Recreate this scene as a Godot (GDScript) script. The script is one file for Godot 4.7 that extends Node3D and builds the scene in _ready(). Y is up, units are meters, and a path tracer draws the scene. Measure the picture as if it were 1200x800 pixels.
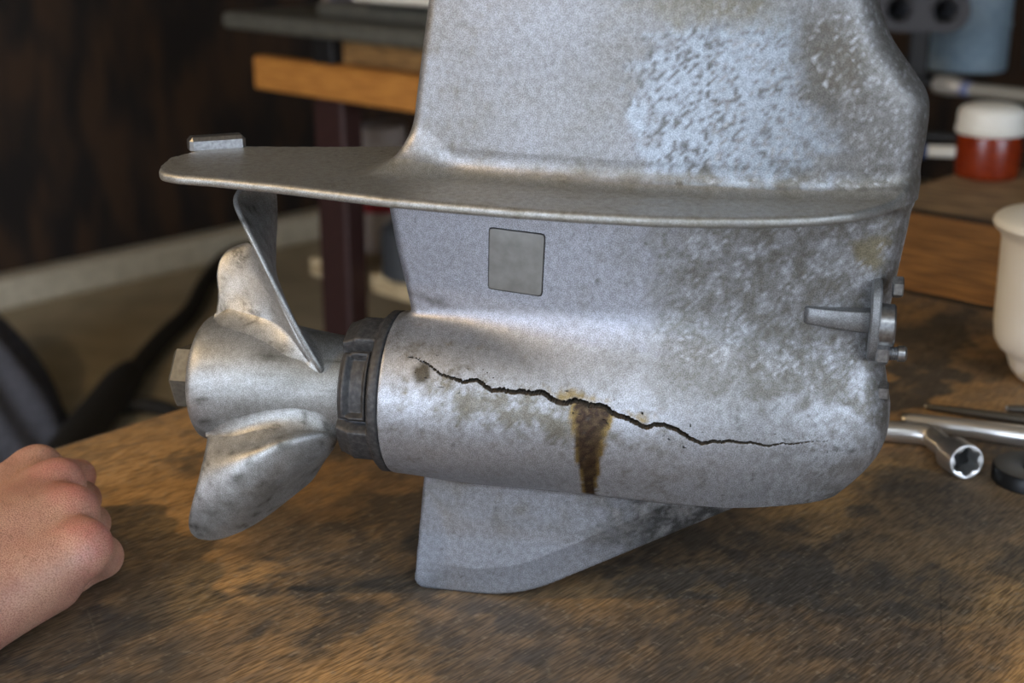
extends Node3D
# World: y up, metres. Workbench top at y = 0.80. The benches and walls run along U (away to the right) and V (towards the right).
const TOP := 0.80
const CAM_Y := 1.2177
var U := Vector3(cos(deg_to_rad(47)), 0, -sin(deg_to_rad(47)))
var V := Vector3(sin(deg_to_rad(47)), 0, cos(deg_to_rad(47)))
var taken := {}
var n_big := FastNoiseLite.new()
var n_mid := FastNoiseLite.new()
var n_fine := FastNoiseLite.new()
var rng := RandomNumberGenerator.new()
var M := {}
var tab_xt := PackedFloat32Array()
var tab_xl := PackedFloat32Array()
var tab_w := PackedFloat32Array()
var tab_cy := PackedFloat32Array()
var tab_hub := PackedFloat32Array()
var tab_cw := PackedFloat32Array()
var crack_on := false

func _ready() -> void:
	make_camera_and_light()
	rng.seed = 7
	setup_noise()
	make_materials()
	build_room()
	build_workbench()
	build_unit()
	build_hand()
	build_tools()
	build_jar_and_jug()
	build_back_bench()
	build_far_things()

# ---------------------------------------------------------------- camera, light
func make_camera_and_light() -> void:
	var cam := Camera3D.new()
	cam.name = "camera"
	cam.position = Vector3(0, CAM_Y, 0)
	cam.rotation_degrees = Vector3(-18, 0, 0)
	cam.fov = 2.0 * rad_to_deg(atan(400.0 / 1650.0))
	cam.near = 0.02
	var at := CameraAttributesPhysical.new()
	at.frustum_focal_length = 49.5
	at.frustum_focus_distance = 0.80
	at.exposure_aperture = 7.0
	at.frustum_near = 0.02
	at.frustum_far = 100.0
	cam.attributes = at
	add_child(cam)
	cam.current = true
	var we := WorldEnvironment.new()
	we.name = "world_environment"
	var e := Environment.new()
	var sky := Sky.new()
	var sm := ProceduralSkyMaterial.new()
	sm.sky_top_color = Color(0.70, 0.78, 0.90)
	sm.sky_horizon_color = Color(0.86, 0.89, 0.94)
	sm.ground_bottom_color = Color(0.30, 0.29, 0.27)
	sm.ground_horizon_color = Color(0.50, 0.50, 0.50)
	sm.sky_energy_multiplier = 3.0
	sm.ground_energy_multiplier = 1.0
	sky.sky_material = sm
	e.background_mode = Environment.BG_SKY
	e.sky = sky
	e.tonemap_mode = Environment.TONE_MAPPER_LINEAR
	e.tonemap_exposure = 0.96
	e.sdfgi_enabled = true
	e.ssao_enabled = true
	e.ssil_enabled = true
	we.environment = e
	add_child(we)

# ---------------------------------------------------------------- naming
func numbered(called: String) -> String:
	if not taken.has(called):
		taken[called] = 0
		return called
	taken[called] += 1
	return "%s_%03d" % [called, taken[called]]

func thing(called: String, label: String, category: String, at := Vector3.ZERO, turn := 0.0, group := "") -> Node3D:
	var o := Node3D.new()
	o.name = numbered(called)
	add_child(o, true)
	o.position = at
	o.rotation.y = turn
	tag(o, label, category, group)
	return o

func tag(o: Node, label: String, category: String, group := "") -> void:
	o.set_meta("label", label)
	o.set_meta("category", category)
	if group:
		o.set_meta("group", group)

func put(called: String, mesh: Mesh, mat: Material, parent: Node = null, at := Vector3.ZERO) -> MeshInstance3D:
	var o := MeshInstance3D.new()
	o.mesh = mesh
	o.material_override = mat
	o.position = at
	if parent == null:
		o.name = numbered(called)
		add_child(o, true)
	else:
		o.name = called
		parent.add_child(o, true)
	return o

func struct(called: String, mesh: Mesh, mat: Material, at := Vector3.ZERO) -> MeshInstance3D:
	var o := put(called, mesh, mat, null, at)
	o.set_meta("kind", "structure")
	return o

# ---------------------------------------------------------------- mesh helpers
func orient_tris(v: PackedVector3Array, n: PackedVector3Array, t: PackedInt32Array) -> void:
	for i in range(0, t.size(), 3):
		var a := v[t[i]]
		var g := (v[t[i + 1]] - a).cross(v[t[i + 2]] - a)
		if g.dot(n[t[i]] + n[t[i + 1]] + n[t[i + 2]]) > 0.0:
			var s := t[i + 1]
			t[i + 1] = t[i + 2]
			t[i + 2] = s

func mesh_of(v: PackedVector3Array, n: PackedVector3Array, t: PackedInt32Array, c := PackedColorArray(), uv := PackedVector2Array()) -> ArrayMesh:
	orient_tris(v, n, t)
	var a := []
	a.resize(Mesh.ARRAY_MAX)
	a[Mesh.ARRAY_VERTEX] = v
	a[Mesh.ARRAY_NORMAL] = n
	a[Mesh.ARRAY_INDEX] = t
	if c.size():
		a[Mesh.ARRAY_COLOR] = c
	if uv.size():
		a[Mesh.ARRAY_TEX_UV] = uv
	var m := ArrayMesh.new()
	m.add_surface_from_arrays(Mesh.PRIMITIVE_TRIANGLES, a)
	return m

# A grid of points (rows x cols) as a smooth sheet; wrap joins the last column to the first.
func grid_mesh(p: Array, wrap := false, colour = null) -> ArrayMesh:
	var rows := p.size()
	var cols: int = p[0].size()
	var v := PackedVector3Array()
	var n := PackedVector3Array()
	var c := PackedColorArray()
	var t := PackedInt32Array()
	var flip := 0.0
	for i in rows:
		for j in cols:
			v.append(p[i][j])
			var jl := j - 1
			var jr := j + 1
			if wrap:
				jl = (j - 1 + cols) % cols
				jr = (j + 1) % cols
			var dj: Vector3 = p[i][mini(jr, cols - 1)] - p[i][maxi(jl, 0)]
			var di: Vector3 = p[mini(i + 1, rows - 1)][j] - p[maxi(i - 1, 0)][j]
			var nn := dj.cross(di)
			n.append(nn.normalized() if nn.length() > 1e-14 else Vector3.ZERO)
			if colour != null:
				c.append(colour.call(p[i][j]))
	for i in rows:
		for j in cols:
			if n[i * cols + j] == Vector3.ZERO:
				var o := i + 1 if i == 0 else i - 1
				n[i * cols + j] = n[clampi(o, 0, rows - 1) * cols + j]
				if n[i * cols + j] == Vector3.ZERO:
					n[i * cols + j] = Vector3.UP
	var last := cols if wrap else cols - 1
	for i in rows - 1:
		for j in last:
			var k := (j + 1) % cols
			t.append_array([i * cols + j, i * cols + k, (i + 1) * cols + k, i * cols + j, (i + 1) * cols + k, (i + 1) * cols + j])
	return mesh_of(v, n, t, c)

# Profile points (along, radius) turned about an axis; a doubled point makes a sharp edge.
func lathe(profile: Array, seg := 48, axis := "y", colour = null) -> ArrayMesh:
	var v := PackedVector3Array()
	var n := PackedVector3Array()
	var c := PackedColorArray()
	var t := PackedInt32Array()
	for i in profile.size() - 1:
		var a: Vector2 = profile[i]
		var b: Vector2 = profile[i + 1]
		if a.distance_to(b) < 1e-7:
			continue
		var na := seg_normal(profile, i, i)
		var nb := seg_normal(profile, i, i + 1)
		var base := v.size()
		for j in seg + 1:
			var f := TAU * j / seg
			for q in [[a, na], [b, nb]]:
				v.append(turned(q[0].x, q[0].y, f, axis))
				n.append(turned(q[1].x, q[1].y, f, axis))
		for j in seg:
			var k := base + j * 2
			t.append_array([k, k + 1, k + 2, k + 1, k + 3, k + 2])
	if colour != null:
		for q in v:
			c.append(colour.call(q))
	return mesh_of(v, n, t, c)

func seg_normal(p: Array, i: int, at: int) -> Vector2:
	var d: Vector2 = (p[i + 1] - p[i]).normalized()
	var o := d
	if at == i and i > 0:
		o = (p[i] - p[i - 1]).normalized()
	elif at == i + 1 and i + 2 < p.size():
		o = (p[i + 2] - p[i + 1]).normalized()
	if o.dot(d) > 0.72:
		d = (d + o).normalized()
	return Vector2(-d.y, d.x)

func turned(along: float, r: float, f: float, axis: String) -> Vector3:
	if axis == "x":
		return Vector3(along, r * cos(f), r * sin(f))
	if axis == "z":
		return Vector3(r * cos(f), r * sin(f), along)
	return Vector3(r * cos(f), along, r * sin(f))

# Box with chamfered edges.
func bevel_box(size: Vector3, b := 0.004) -> ArrayMesh:
	var st := SurfaceTool.new()
	st.begin(Mesh.PRIMITIVE_TRIANGLES)
	st.set_smooth_group(-1)
	var h := size / 2.0
	b = minf(b, minf(h.x, minf(h.y, h.z)) * 0.6)
	var q := func(s: Vector3, axis: int) -> Vector3:
		var r := h - Vector3(b, b, b)
		r[axis] = h[axis]
		return r * s
	for ax in 3:
		for s in [-1.0, 1.0]:
			var u := (ax + 1) % 3
			var w := (ax + 2) % 3
			var cs := []
			for k in [[-1, -1], [1, -1], [1, 1], [-1, 1]]:
				var sg := Vector3.ZERO
				sg[ax] = s
				sg[u] = k[0]
				sg[w] = k[1]
				cs.append(q.call(sg, ax))
			add_poly(st, cs)
	for ax in 3:
		var u := (ax + 1) % 3
		var w := (ax + 2) % 3
		for a in [-1.0, 1.0]:
			for c in [-1.0, 1.0]:
				var s1 := Vector3.ZERO
				s1[u] = a
				s1[w] = c
				s1[ax] = -1
				var s2 := s1
				s2[ax] = 1
				add_poly(st, [q.call(s1, u), q.call(s2, u), q.call(s2, w), q.call(s1, w)])
	for x in [-1.0, 1.0]:
		for y in [-1.0, 1.0]:
			for z in [-1.0, 1.0]:
				var s := Vector3(x, y, z)
				add_poly(st, [q.call(s, 0), q.call(s, 1), q.call(s, 2)])
	st.generate_normals()
	return st.commit()

# A flat convex polygon, turned outwards from the origin of the mesh.
func add_poly(st: SurfaceTool, p: Array, middle := Vector3.ZERO) -> void:
	var cen := Vector3.ZERO
	for x in p:
		cen += x / p.size()
	var g: Vector3 = (p[1] - p[0]).cross(p[2] - p[0])
	var o := p.duplicate()
	if g.dot(cen - middle) > 0:
		o.reverse()
	for i in range(1, o.size() - 1):
		st.add_vertex(o[0])
		st.add_vertex(o[i])
		st.add_vertex(o[i + 1])

# Outline in the plane (a, b), extruded along the third axis from lo to hi, edges chamfered by b.
func extrude(outline: PackedVector2Array, lo: float, hi: float, axis := "z", bev := 0.0) -> ArrayMesh:
	var st := SurfaceTool.new()
	st.begin(Mesh.PRIMITIVE_TRIANGLES)
	st.set_smooth_group(-1)
	var to3 := func(p: Vector2, h: float) -> Vector3:
		if axis == "x":
			return Vector3(h, p.x, p.y)
		if axis == "y":
			return Vector3(p.x, h, p.y)
		return Vector3(p.x, p.y, h)
	var inner := outline
	if bev > 0.0:
		var off := Geometry2D.offset_polygon(outline, -bev, Geometry2D.JOIN_MITER)
		if off.size() and off[0].size() == outline.size():
			inner = off[0]
			# align the first vertex of the inset with that of the outline
			var best := 0
			for i in inner.size():
				if inner[i].distance_to(outline[0]) < inner[best].distance_to(outline[0]):
					best = i
			var r := PackedVector2Array()
			for i in inner.size():
				r.append(inner[(best + i) % inner.size()])
			inner = r
		else:
			bev = 0.0
	var cen := Vector2.ZERO
	for p in outline:
		cen += p / outline.size()
	var mid: Vector3 = to3.call(cen, (lo + hi) / 2)
	var tri := Geometry2D.triangulate_polygon(inner)
	for i in range(0, tri.size(), 3):
		for h in [lo, hi]:
			var q := []
			for k in 3:
				q.append(to3.call(inner[tri[i + k]], h))
			var g: Vector3 = (q[1] - q[0]).cross(q[2] - q[0])
			var outw: Vector3 = to3.call(Vector2.ZERO, h - (lo + hi) / 2)
			if g.dot(outw) > 0:
				q.reverse()
			for x in q:
				st.add_vertex(x)
	var m := outline.size()
	for i in m:
		var j := (i + 1) % m
		add_poly(st, [to3.call(outline[i], lo + bev), to3.call(outline[j], lo + bev), to3.call(outline[j], hi - bev), to3.call(outline[i], hi - bev)], mid)
		if bev > 0.0:
			add_poly(st, [to3.call(outline[i], lo + bev), to3.call(outline[j], lo + bev), to3.call(inner[j], lo), to3.call(inner[i], lo)], mid)
			add_poly(st, [to3.call(outline[i], hi - bev), to3.call(outline[j], hi - bev), to3.call(inner[j], hi), to3.call(inner[i], hi)], mid)
	st.generate_normals()
	return st.commit()

# Tube along points with a radius at each; Catmull-Rom smoothed, ends capped.
func tube(pts: Array, radii: Array, seg := 16, sub := 8, cap := true) -> ArrayMesh:
	var c: Array[Vector3] = []
	var r: Array[float] = []
	for i in pts.size() - 1:
		for k in sub:
			var f := float(k) / sub
			var a: Vector3 = pts[maxi(i - 1, 0)]
			var d: Vector3 = pts[mini(i + 2, pts.size() - 1)]
			c.append((pts[i] as Vector3).cubic_interpolate(pts[i + 1], a, d, f))
			r.append(lerpf(radii[i], radii[i + 1], f))
	c.append(pts[-1])
	r.append(radii[-1])
	var rows := []
	var side := Vector3.UP
	for i in c.size():
		var d := (c[mini(i + 1, c.size() - 1)] - c[maxi(i - 1, 0)]).normalized()
		if i == 0 and absf(d.y) > 0.9:
			side = Vector3.RIGHT
		side = (side - d * side.dot(d)).normalized()
		var o := d.cross(side)
		if i == 0 and cap:
			rows.append(ring(c[i], side, o, 0.0001, seg))
			rows.append(ring(c[i], side, o, r[i] * 0.8, seg))
		if i == 0 or i == c.size() - 1:
			var e := d * r[i] * (0.15 if i == 0 else -0.15)
			if i == 0:
				rows.append(ring(c[i] + e, side, o, r[i], seg))
			else:
				rows.append(ring(c[i] + e, side, o, r[i], seg))
		else:
			rows.append(ring(c[i], side, o, r[i], seg))
		if i == c.size() - 1 and cap:
			rows.append(ring(c[i], side, o, r[i] * 0.8, seg))
			rows.append(ring(c[i], side, o, 0.0001, seg))
	return grid_mesh(rows, true)

func ring(at: Vector3, a: Vector3, b: Vector3, r: float, seg: int) -> Array:
	var out := []
	for j in seg:
		var f := TAU * j / seg
		out.append(at + a * cos(f) * r + b * sin(f) * r)
	return out

# Surface nets of a field over a box; returns [vertices, normals, quads].
func nets(f: Callable, lo: Vector3, hi: Vector3, c: float, slack := 1.5) -> Array:
	const B := 4
	var bx := ceili((hi.x - lo.x) / c / B)
	var by := ceili((hi.y - lo.y) / c / B)
	var bz := ceili((hi.z - lo.z) / c / B)
	var sx := bx * B + 1
	var sy := by * B + 1
	var sz := bz * B + 1
	var s := PackedFloat32Array()
	s.resize(sx * sy * sz)
	s.fill(1e9)
	var ids := PackedInt32Array()
	ids.resize(sx * sy * sz)
	ids.fill(-1)
	var reach := B * c * 0.866 * slack
	var sxy := sx * sy
	var blocks := []
	for k in bz:
		for j in by:
			for i in bx:
				var d: float = f.call(lo.x + (i + 0.5) * B * c, lo.y + (j + 0.5) * B * c, lo.z + (k + 0.5) * B * c)
				if absf(d) < reach:
					blocks.append(Vector3i(i * B, j * B, k * B))
	for b: Vector3i in blocks:
		for k in range(b.z, b.z + B + 1):
			for j in range(b.y, b.y + B + 1):
				var at := b.x + j * sx + k * sxy
				for i in B + 1:
					if s[at + i] > 1e8:
						s[at + i] = f.call(lo.x + (b.x + i) * c, lo.y + j * c, lo.z + k * c)
	var off := PackedInt32Array([0, 1, sx, sx + 1, sxy, sxy + 1, sxy + sx, sxy + sx + 1])
	var ed := [[0, 1], [2, 3], [4, 5], [6, 7], [0, 2], [1, 3], [4, 6], [5, 7], [0, 4], [1, 5], [2, 6], [3, 7]]
	var v := PackedVector3Array()
	var cells := PackedInt32Array()
	for b: Vector3i in blocks:
		for k in range(b.z, b.z + B):
			for j in range(b.y, b.y + B):
				for i in range(b.x, b.x + B):
					var at := i + j * sx + k * sxy
					var neg := 0
					for o in off:
						if s[at + o] < 0.0:
							neg += 1
					if neg == 0 or neg == 8:
						continue
					var sum := Vector3.ZERO
					var cnt := 0
					for e in ed:
						var a := s[at + off[e[0]]]
						var d := s[at + off[e[1]]]
						if (a < 0.0) != (d < 0.0):
							var w := a / (a - d)
							var p0 := Vector3(e[0] & 1, (e[0] >> 1) & 1, e[0] >> 2)
							var p1 := Vector3(e[1] & 1, (e[1] >> 1) & 1, e[1] >> 2)
							sum += p0.lerp(p1, w)
							cnt += 1
					ids[at] = v.size()
					cells.append(at)
					v.append(lo + (Vector3(i, j, k) + sum / cnt) * c)
	var quads := PackedInt32Array()
	var st := [1, sx, sxy]
	for at in cells:
		var neg := s[at] < 0.0
		for ax in 3:
			var e: int = st[ax]
			if s[at + e] > 1e8 or (s[at + e] < 0.0) == neg:
				continue
			var a: int = st[(ax + 1) % 3]
			var d: int = st[(ax + 2) % 3]
			if at - a - d < 0:
				continue
			var q0 := ids[at - a - d]
			var q1 := ids[at - d]
			var q2 := ids[at]
			var q3 := ids[at - a]
			if q0 < 0 or q1 < 0 or q3 < 0:
				continue
			quads.append_array([q0, q1, q2, q3])
	var n := PackedVector3Array()
	n.resize(v.size())
	var h := c * 0.3
	for i in v.size():
		var p := v[i]
		for again in 2:
			var f0: float = f.call(p.x, p.y, p.z)
			var g := Vector3(f.call(p.x + h, p.y, p.z) - f0, f.call(p.x, p.y + h, p.z) - f0, f.call(p.x, p.y, p.z + h) - f0) / h
			var l := g.length_squared()
			if l < 1e-8:
				g = Vector3.UP
				l = 1.0
			n[i] = g / sqrt(l)
			if again == 0:
				var step := clampf(f0 / l, -c, c)
				p -= g * step
		v[i] = p
	return [v, n, quads]

# Meshes of the quads of a net, sorted by a key per vertex.
func split_net(net: Array, key: Callable, colour: Callable, keep = null) -> Dictionary:
	var v: PackedVector3Array = net[0]
	var n: PackedVector3Array = net[1]
	var q: PackedInt32Array = net[2]
	var keys := PackedInt32Array()
	var cols := PackedColorArray()
	var kept := PackedByteArray()
	keys.resize(v.size())
	cols.resize(v.size())
	kept.resize(v.size())
	for i in v.size():
		kept[i] = 1 if keep == null or keep.call(v[i]) else 0
		keys[i] = key.call(v[i])
		cols[i] = colour.call(v[i], n[i], keys[i])
	var lists := {}
	for i in range(0, q.size(), 4):
		if kept[q[i]] + kept[q[i + 1]] + kept[q[i + 2]] + kept[q[i + 3]] < 4:
			continue
		var k := keys[q[i]]
		if not lists.has(k):
			lists[k] = PackedInt32Array()
		lists[k].append_array([q[i], q[i + 1], q[i + 2], q[i], q[i + 2], q[i + 3]])
	var out := {}
	for k in lists:
		var t: PackedInt32Array = lists[k]
		var remap := PackedInt32Array()
		remap.resize(v.size())
		remap.fill(-1)
		var vv := PackedVector3Array()
		var nn := PackedVector3Array()
		var cc := PackedColorArray()
		for i in t.size():
			var o := t[i]
			if remap[o] < 0:
				remap[o] = vv.size()
				vv.append(v[o])
				nn.append(n[o])
				cc.append(cols[o])
			t[i] = remap[o]
		out[k] = mesh_of(vv, nn, t, cc)
	return out

func smin(a: float, b: float, k: float) -> float:
	var h := maxf(k - absf(a - b), 0.0) / k
	return minf(a, b) - h * h * k * 0.25

func smax(a: float, b: float, k: float) -> float:
	var h := maxf(k - absf(a - b), 0.0) / k
	return maxf(a, b) + h * h * k * 0.25

func table_of(pts: Array, lo: float, hi: float, n: int) -> PackedFloat32Array:
	var o := PackedFloat32Array()
	for i in n:
		var x := lerpf(lo, hi, float(i) / (n - 1))
		var k := 0
		while k < pts.size() - 2 and pts[k + 1][0] < x:
			k += 1
		var a: Array = pts[k]
		var b: Array = pts[k + 1]
		o.append(lerpf(a[1], b[1], clampf((x - a[0]) / (b[0] - a[0]), 0, 1)))
	# a little smoothing so that corners of the table do not show
	return o

func blurred(t: PackedFloat32Array, times: int) -> PackedFloat32Array:
	for r in times:
		var o := t.duplicate()
		for i in range(1, t.size() - 1):
			o[i] = (t[i - 1] + t[i] * 2.0 + t[i + 1]) / 4.0
		t = o
	return t

# ---------------------------------------------------------------- materials
func setup_noise() -> void:
	for p in [[n_big, 18.0, 1, 3], [n_mid, 70.0, 2, 4], [n_fine, 330.0, 3, 3]]:
		var n: FastNoiseLite = p[0]
		n.noise_type = FastNoiseLite.TYPE_SIMPLEX_SMOOTH
		n.frequency = p[1]
		n.seed = p[2]
		n.fractal_octaves = p[3]
		n.fractal_type = FastNoiseLite.FRACTAL_FBM

func noise_tex(freq: float, seed_: int, lo: Color, hi: Color, oct := 4, size := 512, mid := -1.0) -> NoiseTexture2D:
	var n := FastNoiseLite.new()
	n.noise_type = FastNoiseLite.TYPE_SIMPLEX_SMOOTH
	n.frequency = freq
	n.seed = seed_
	n.fractal_octaves = oct
	var t := NoiseTexture2D.new()
	t.width = size
	t.height = size
	t.seamless = true
	t.noise = n
	var g := Gradient.new()
	g.set_color(0, lo)
	g.set_color(1, hi)
	if mid > 0.0:
		g.set_offset(0, mid - 0.22)
		g.set_offset(1, mid + 0.22)
	t.color_ramp = g
	return t

func mat(colour: Color, rough := 0.6, metal := 0.0) -> StandardMaterial3D:
	var m := StandardMaterial3D.new()
	m.albedo_color = colour
	m.roughness = rough
	m.metallic = metal
	return m

func triplanar(m: StandardMaterial3D, scale: Vector3, world := false) -> void:
	m.uv1_triplanar = true
	m.uv1_world_triplanar = world
	m.uv1_scale = scale
	m.uv1_triplanar_sharpness = 4.0

func mottled(a: Color, b: Color, scale: Vector3, rough := 0.6, metal := 0.0, relief := 0.0, freq := 0.02, seed_ := 5) -> StandardMaterial3D:
	var m := mat(Color.WHITE, rough, metal)
	m.albedo_texture = noise_tex(freq, seed_, a, b)
	triplanar(m, scale)
	if relief > 0.0:
		m.heightmap_enabled = true
		m.heightmap_texture = noise_tex(freq * 2.5, seed_ + 40, Color.BLACK, Color.WHITE)
		m.heightmap_scale = relief
	return m

func make_materials() -> void:
	# cast aluminium: speckle and pits from the maps, stains from vertex colours
	var cast := mat(Color.WHITE, 1.0, 0.75)
	cast.vertex_color_use_as_albedo = true
	cast.albedo_texture = noise_tex(0.15, 11, Color(0.75, 0.75, 0.74), Color(1, 1, 1), 4, 1024, 0.45)
	cast.roughness_texture = noise_tex(0.03, 12, Color(0.40, 0.40, 0.40), Color(0.56, 0.56, 0.56), 4, 512)
	cast.heightmap_enabled = true
	cast.heightmap_texture = noise_tex(0.24, 13, Color.BLACK, Color.WHITE, 3, 1024)
	cast.heightmap_scale = 0.010
	triplanar(cast, Vector3(7.5, 7.5, 7.5))
	cast.detail_enabled = true
	cast.detail_blend_mode = BaseMaterial3D.BLEND_MODE_MUL
	cast.detail_uv_layer = BaseMaterial3D.DETAIL_UV_2
	cast.detail_albedo = noise_tex(0.05, 14, Color(0.90, 0.897, 0.89), Color(1, 1, 1), 6, 1024, 0.5)
	cast.uv2_triplanar = true
	cast.uv2_scale = Vector3(4.1, 4.1, 4.1)
	M.cast = cast
	var lug: StandardMaterial3D = cast.duplicate()
	lug.vertex_color_use_as_albedo = false
	lug.albedo_color = Color(0.60, 0.60, 0.60)
	M.lug = lug
	var prop: StandardMaterial3D = cast.duplicate()
	prop.roughness_texture = noise_tex(0.02, 15, Color(0.42, 0.42, 0.42), Color(0.58, 0.58, 0.58), 4, 512)
	prop.heightmap_scale = 0.006
	M.prop = prop
	M.carrier = mottled(Color(0.15, 0.15, 0.15), Color(0.31, 0.30, 0.29), Vector3(14, 14, 14), 0.55, 0.4, 0.02, 0.03, 21)
	M.crack = mottled(Color(0.24, 0.21, 0.17), Color(0.38, 0.34, 0.28), Vector3(30, 30, 30), 0.8, 0.0, 0.0, 0.05, 22)
	M.plate = mottled(Color(0.46, 0.45, 0.425), Color(0.53, 0.52, 0.495), Vector3(9, 9, 9), 0.5, 0.85, 0.004, 0.02, 23)
	M.hose = mat(Color(0.15, 0.14, 0.12), 0.7)
	M.groove_shade = mat(Color(0.22, 0.21, 0.20), 0.8)  # dark tone for the shaded groove round the inspection panel
	M.steel = mottled(Color(0.52, 0.52, 0.52), Color(0.72, 0.72, 0.72), Vector3(30, 30, 30), 0.32, 0.95, 0.0, 0.02, 24)
	M.prop_nut = mottled(Color(0.34, 0.32, 0.28), Color(0.46, 0.44, 0.39), Vector3(20, 20, 20), 0.5, 0.5, 0.01, 0.02, 25)
	M.chrome = mat(Color(0.80, 0.79, 0.77), 0.30, 0.85)
	M.dark_steel = mat(Color(0.34, 0.33, 0.31), 0.4, 0.7)
	M.black_steel = mat(Color(0.13, 0.13, 0.125), 0.42, 0.5)
	M.iron = mat(Color(0.24, 0.235, 0.24), 0.55, 0.3)
	M.black = mat(Color(0.035, 0.035, 0.037), 0.6)
	M.rubber = mat(Color(0.06, 0.058, 0.055), 0.65)
	M.plastic = mat(Color(0.96, 0.96, 0.93), 0.45)
	M.lid = mat(Color(0.88, 0.87, 0.82), 0.5)
	M.plank_orange = wood(Color(0.66, 0.43, 0.18), Color(0.75, 0.51, 0.23), 31)
	M.plank_brown = wood(Color(0.50, 0.34, 0.18), Color(0.74, 0.52, 0.28), 32)
	M.plank_grey = wood(Color(0.46, 0.37, 0.26), Color(0.68, 0.56, 0.40), 33)
	M.plank_tan = wood(Color(0.42, 0.31, 0.17), Color(0.58, 0.44, 0.26), 35)
	M.plank_cream = wood(Color(0.62, 0.54, 0.40), Color(0.78, 0.70, 0.55), 34)

func wood(a: Color, b: Color, seed_: int) -> StandardMaterial3D:
	var m := mat(Color.WHITE, 0.62)
	m.albedo_texture = noise_tex(0.012, seed_, a, b, 6, 512, 0.5)
	triplanar(m, Vector3(1.6, 12.0, 12.0))
	m.heightmap_enabled = true
	m.heightmap_texture = noise_tex(0.03, seed_ + 9, Color.BLACK, Color.WHITE, 5)
	m.heightmap_scale = 0.08
	return m

# ---------------------------------------------------------------- room
func uv_at(u: float, y: float, v: float) -> Vector3:
	return U * u + V * v + Vector3(0, y, 0)

func turned_to_room(o: Node3D) -> Node3D:
	o.rotation.y = deg_to_rad(47)
	return o

func build_room() -> void:
	var concrete := mottled(Color(0.64, 0.59, 0.48), Color(0.74, 0.68, 0.56), Vector3(0.9, 0.9, 0.9), 0.75, 0.0, 0.05, 0.012, 51)
	var dark_wall := mat(Color.WHITE, 0.8)
	dark_wall.albedo_texture = noise_tex(0.012, 52, Color(0.11, 0.085, 0.065), Color(0.24, 0.165, 0.10), 3, 512, 0.5)
	triplanar(dark_wall, Vector3(1.1, 0.35, 1.1))
	var plaster := mottled(Color(0.66, 0.65, 0.62), Color(0.74, 0.73, 0.70), Vector3(0.7, 0.7, 0.7), 0.9, 0.0, 0.0, 0.01, 53)
	var u0 := -3.2
	var u1 := 5.6
	var v0 := -3.96
	var v1 := 3.2
	var hh := 3.0
	var um := (u0 + u1) / 2
	var vm := (v0 + v1) / 2
	turned_to_room(struct("floor", bevel_box(Vector3(u1 - u0 + 0.3, 0.15, v1 - v0 + 0.3), 0.001), concrete, uv_at(um, -0.075, vm)))
	turned_to_room(struct("ceiling", bevel_box(Vector3(u1 - u0 + 0.3, 0.15, v1 - v0 + 0.3), 0.001), plaster, uv_at(um, hh + 0.075, vm)))
	turned_to_room(struct("wall_left", bevel_box(Vector3(u1 - u0, hh, 0.15), 0.001), dark_wall, uv_at(um, hh / 2, v0 - 0.075)))
	turned_to_room(struct("wall_back", bevel_box(Vector3(0.15, hh, v1 - v0), 0.001), dark_wall, uv_at(u1 + 0.075, hh / 2, vm)))
	for w in [["wall_right", Vector3(u1 - u0, hh, 0.15), uv_at(um, hh / 2, v1 + 0.075), Vector3(2.0, 1.4, 0.4), Vector3(0.3 - um, 1.6 - hh / 2, 0)],
			["wall_front", Vector3(0.15, hh, v1 - v0), uv_at(u0 - 0.075, hh / 2, vm), Vector3(0.4, 2.5, 2.9), Vector3(0, 1.2 - hh / 2, -0.1 - vm)]]:
		var c := CSGCombiner3D.new()
		c.name = w[0]
		var a := CSGBox3D.new()
		a.name = "slab"
		a.size = w[1]
		c.add_child(a, true)
		var h := CSGBox3D.new()
		h.name = "opening"
		h.operation = CSGShape3D.OPERATION_SUBTRACTION
		h.size = w[3]
		h.position = w[4]
		c.add_child(h, true)
		c.material_override = plaster
		c.position = w[2]
		c.rotation.y = deg_to_rad(47)
		c.set_meta("kind", "structure")
		add_child(c, true)
	var sill := mottled(Color(0.74, 0.70, 0.60), Color(0.84, 0.80, 0.70), Vector3(1.5, 1.5, 1.5), 0.8, 0.0, 0.0, 0.02, 54)
	turned_to_room(struct("baseboard_left", bevel_box(Vector3(u1 - u0, 0.095, 0.10), 0.012), sill, uv_at(um, 0.0475, v0 + 0.05)))
	shop_light(Vector3(-0.75, 2.35, 1.15), 8)
	shop_light(Vector3(0.75, 2.35, 1.0), -8)
	bulb_lamp(Vector3(-1.45, 1.95, -0.35))

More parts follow.
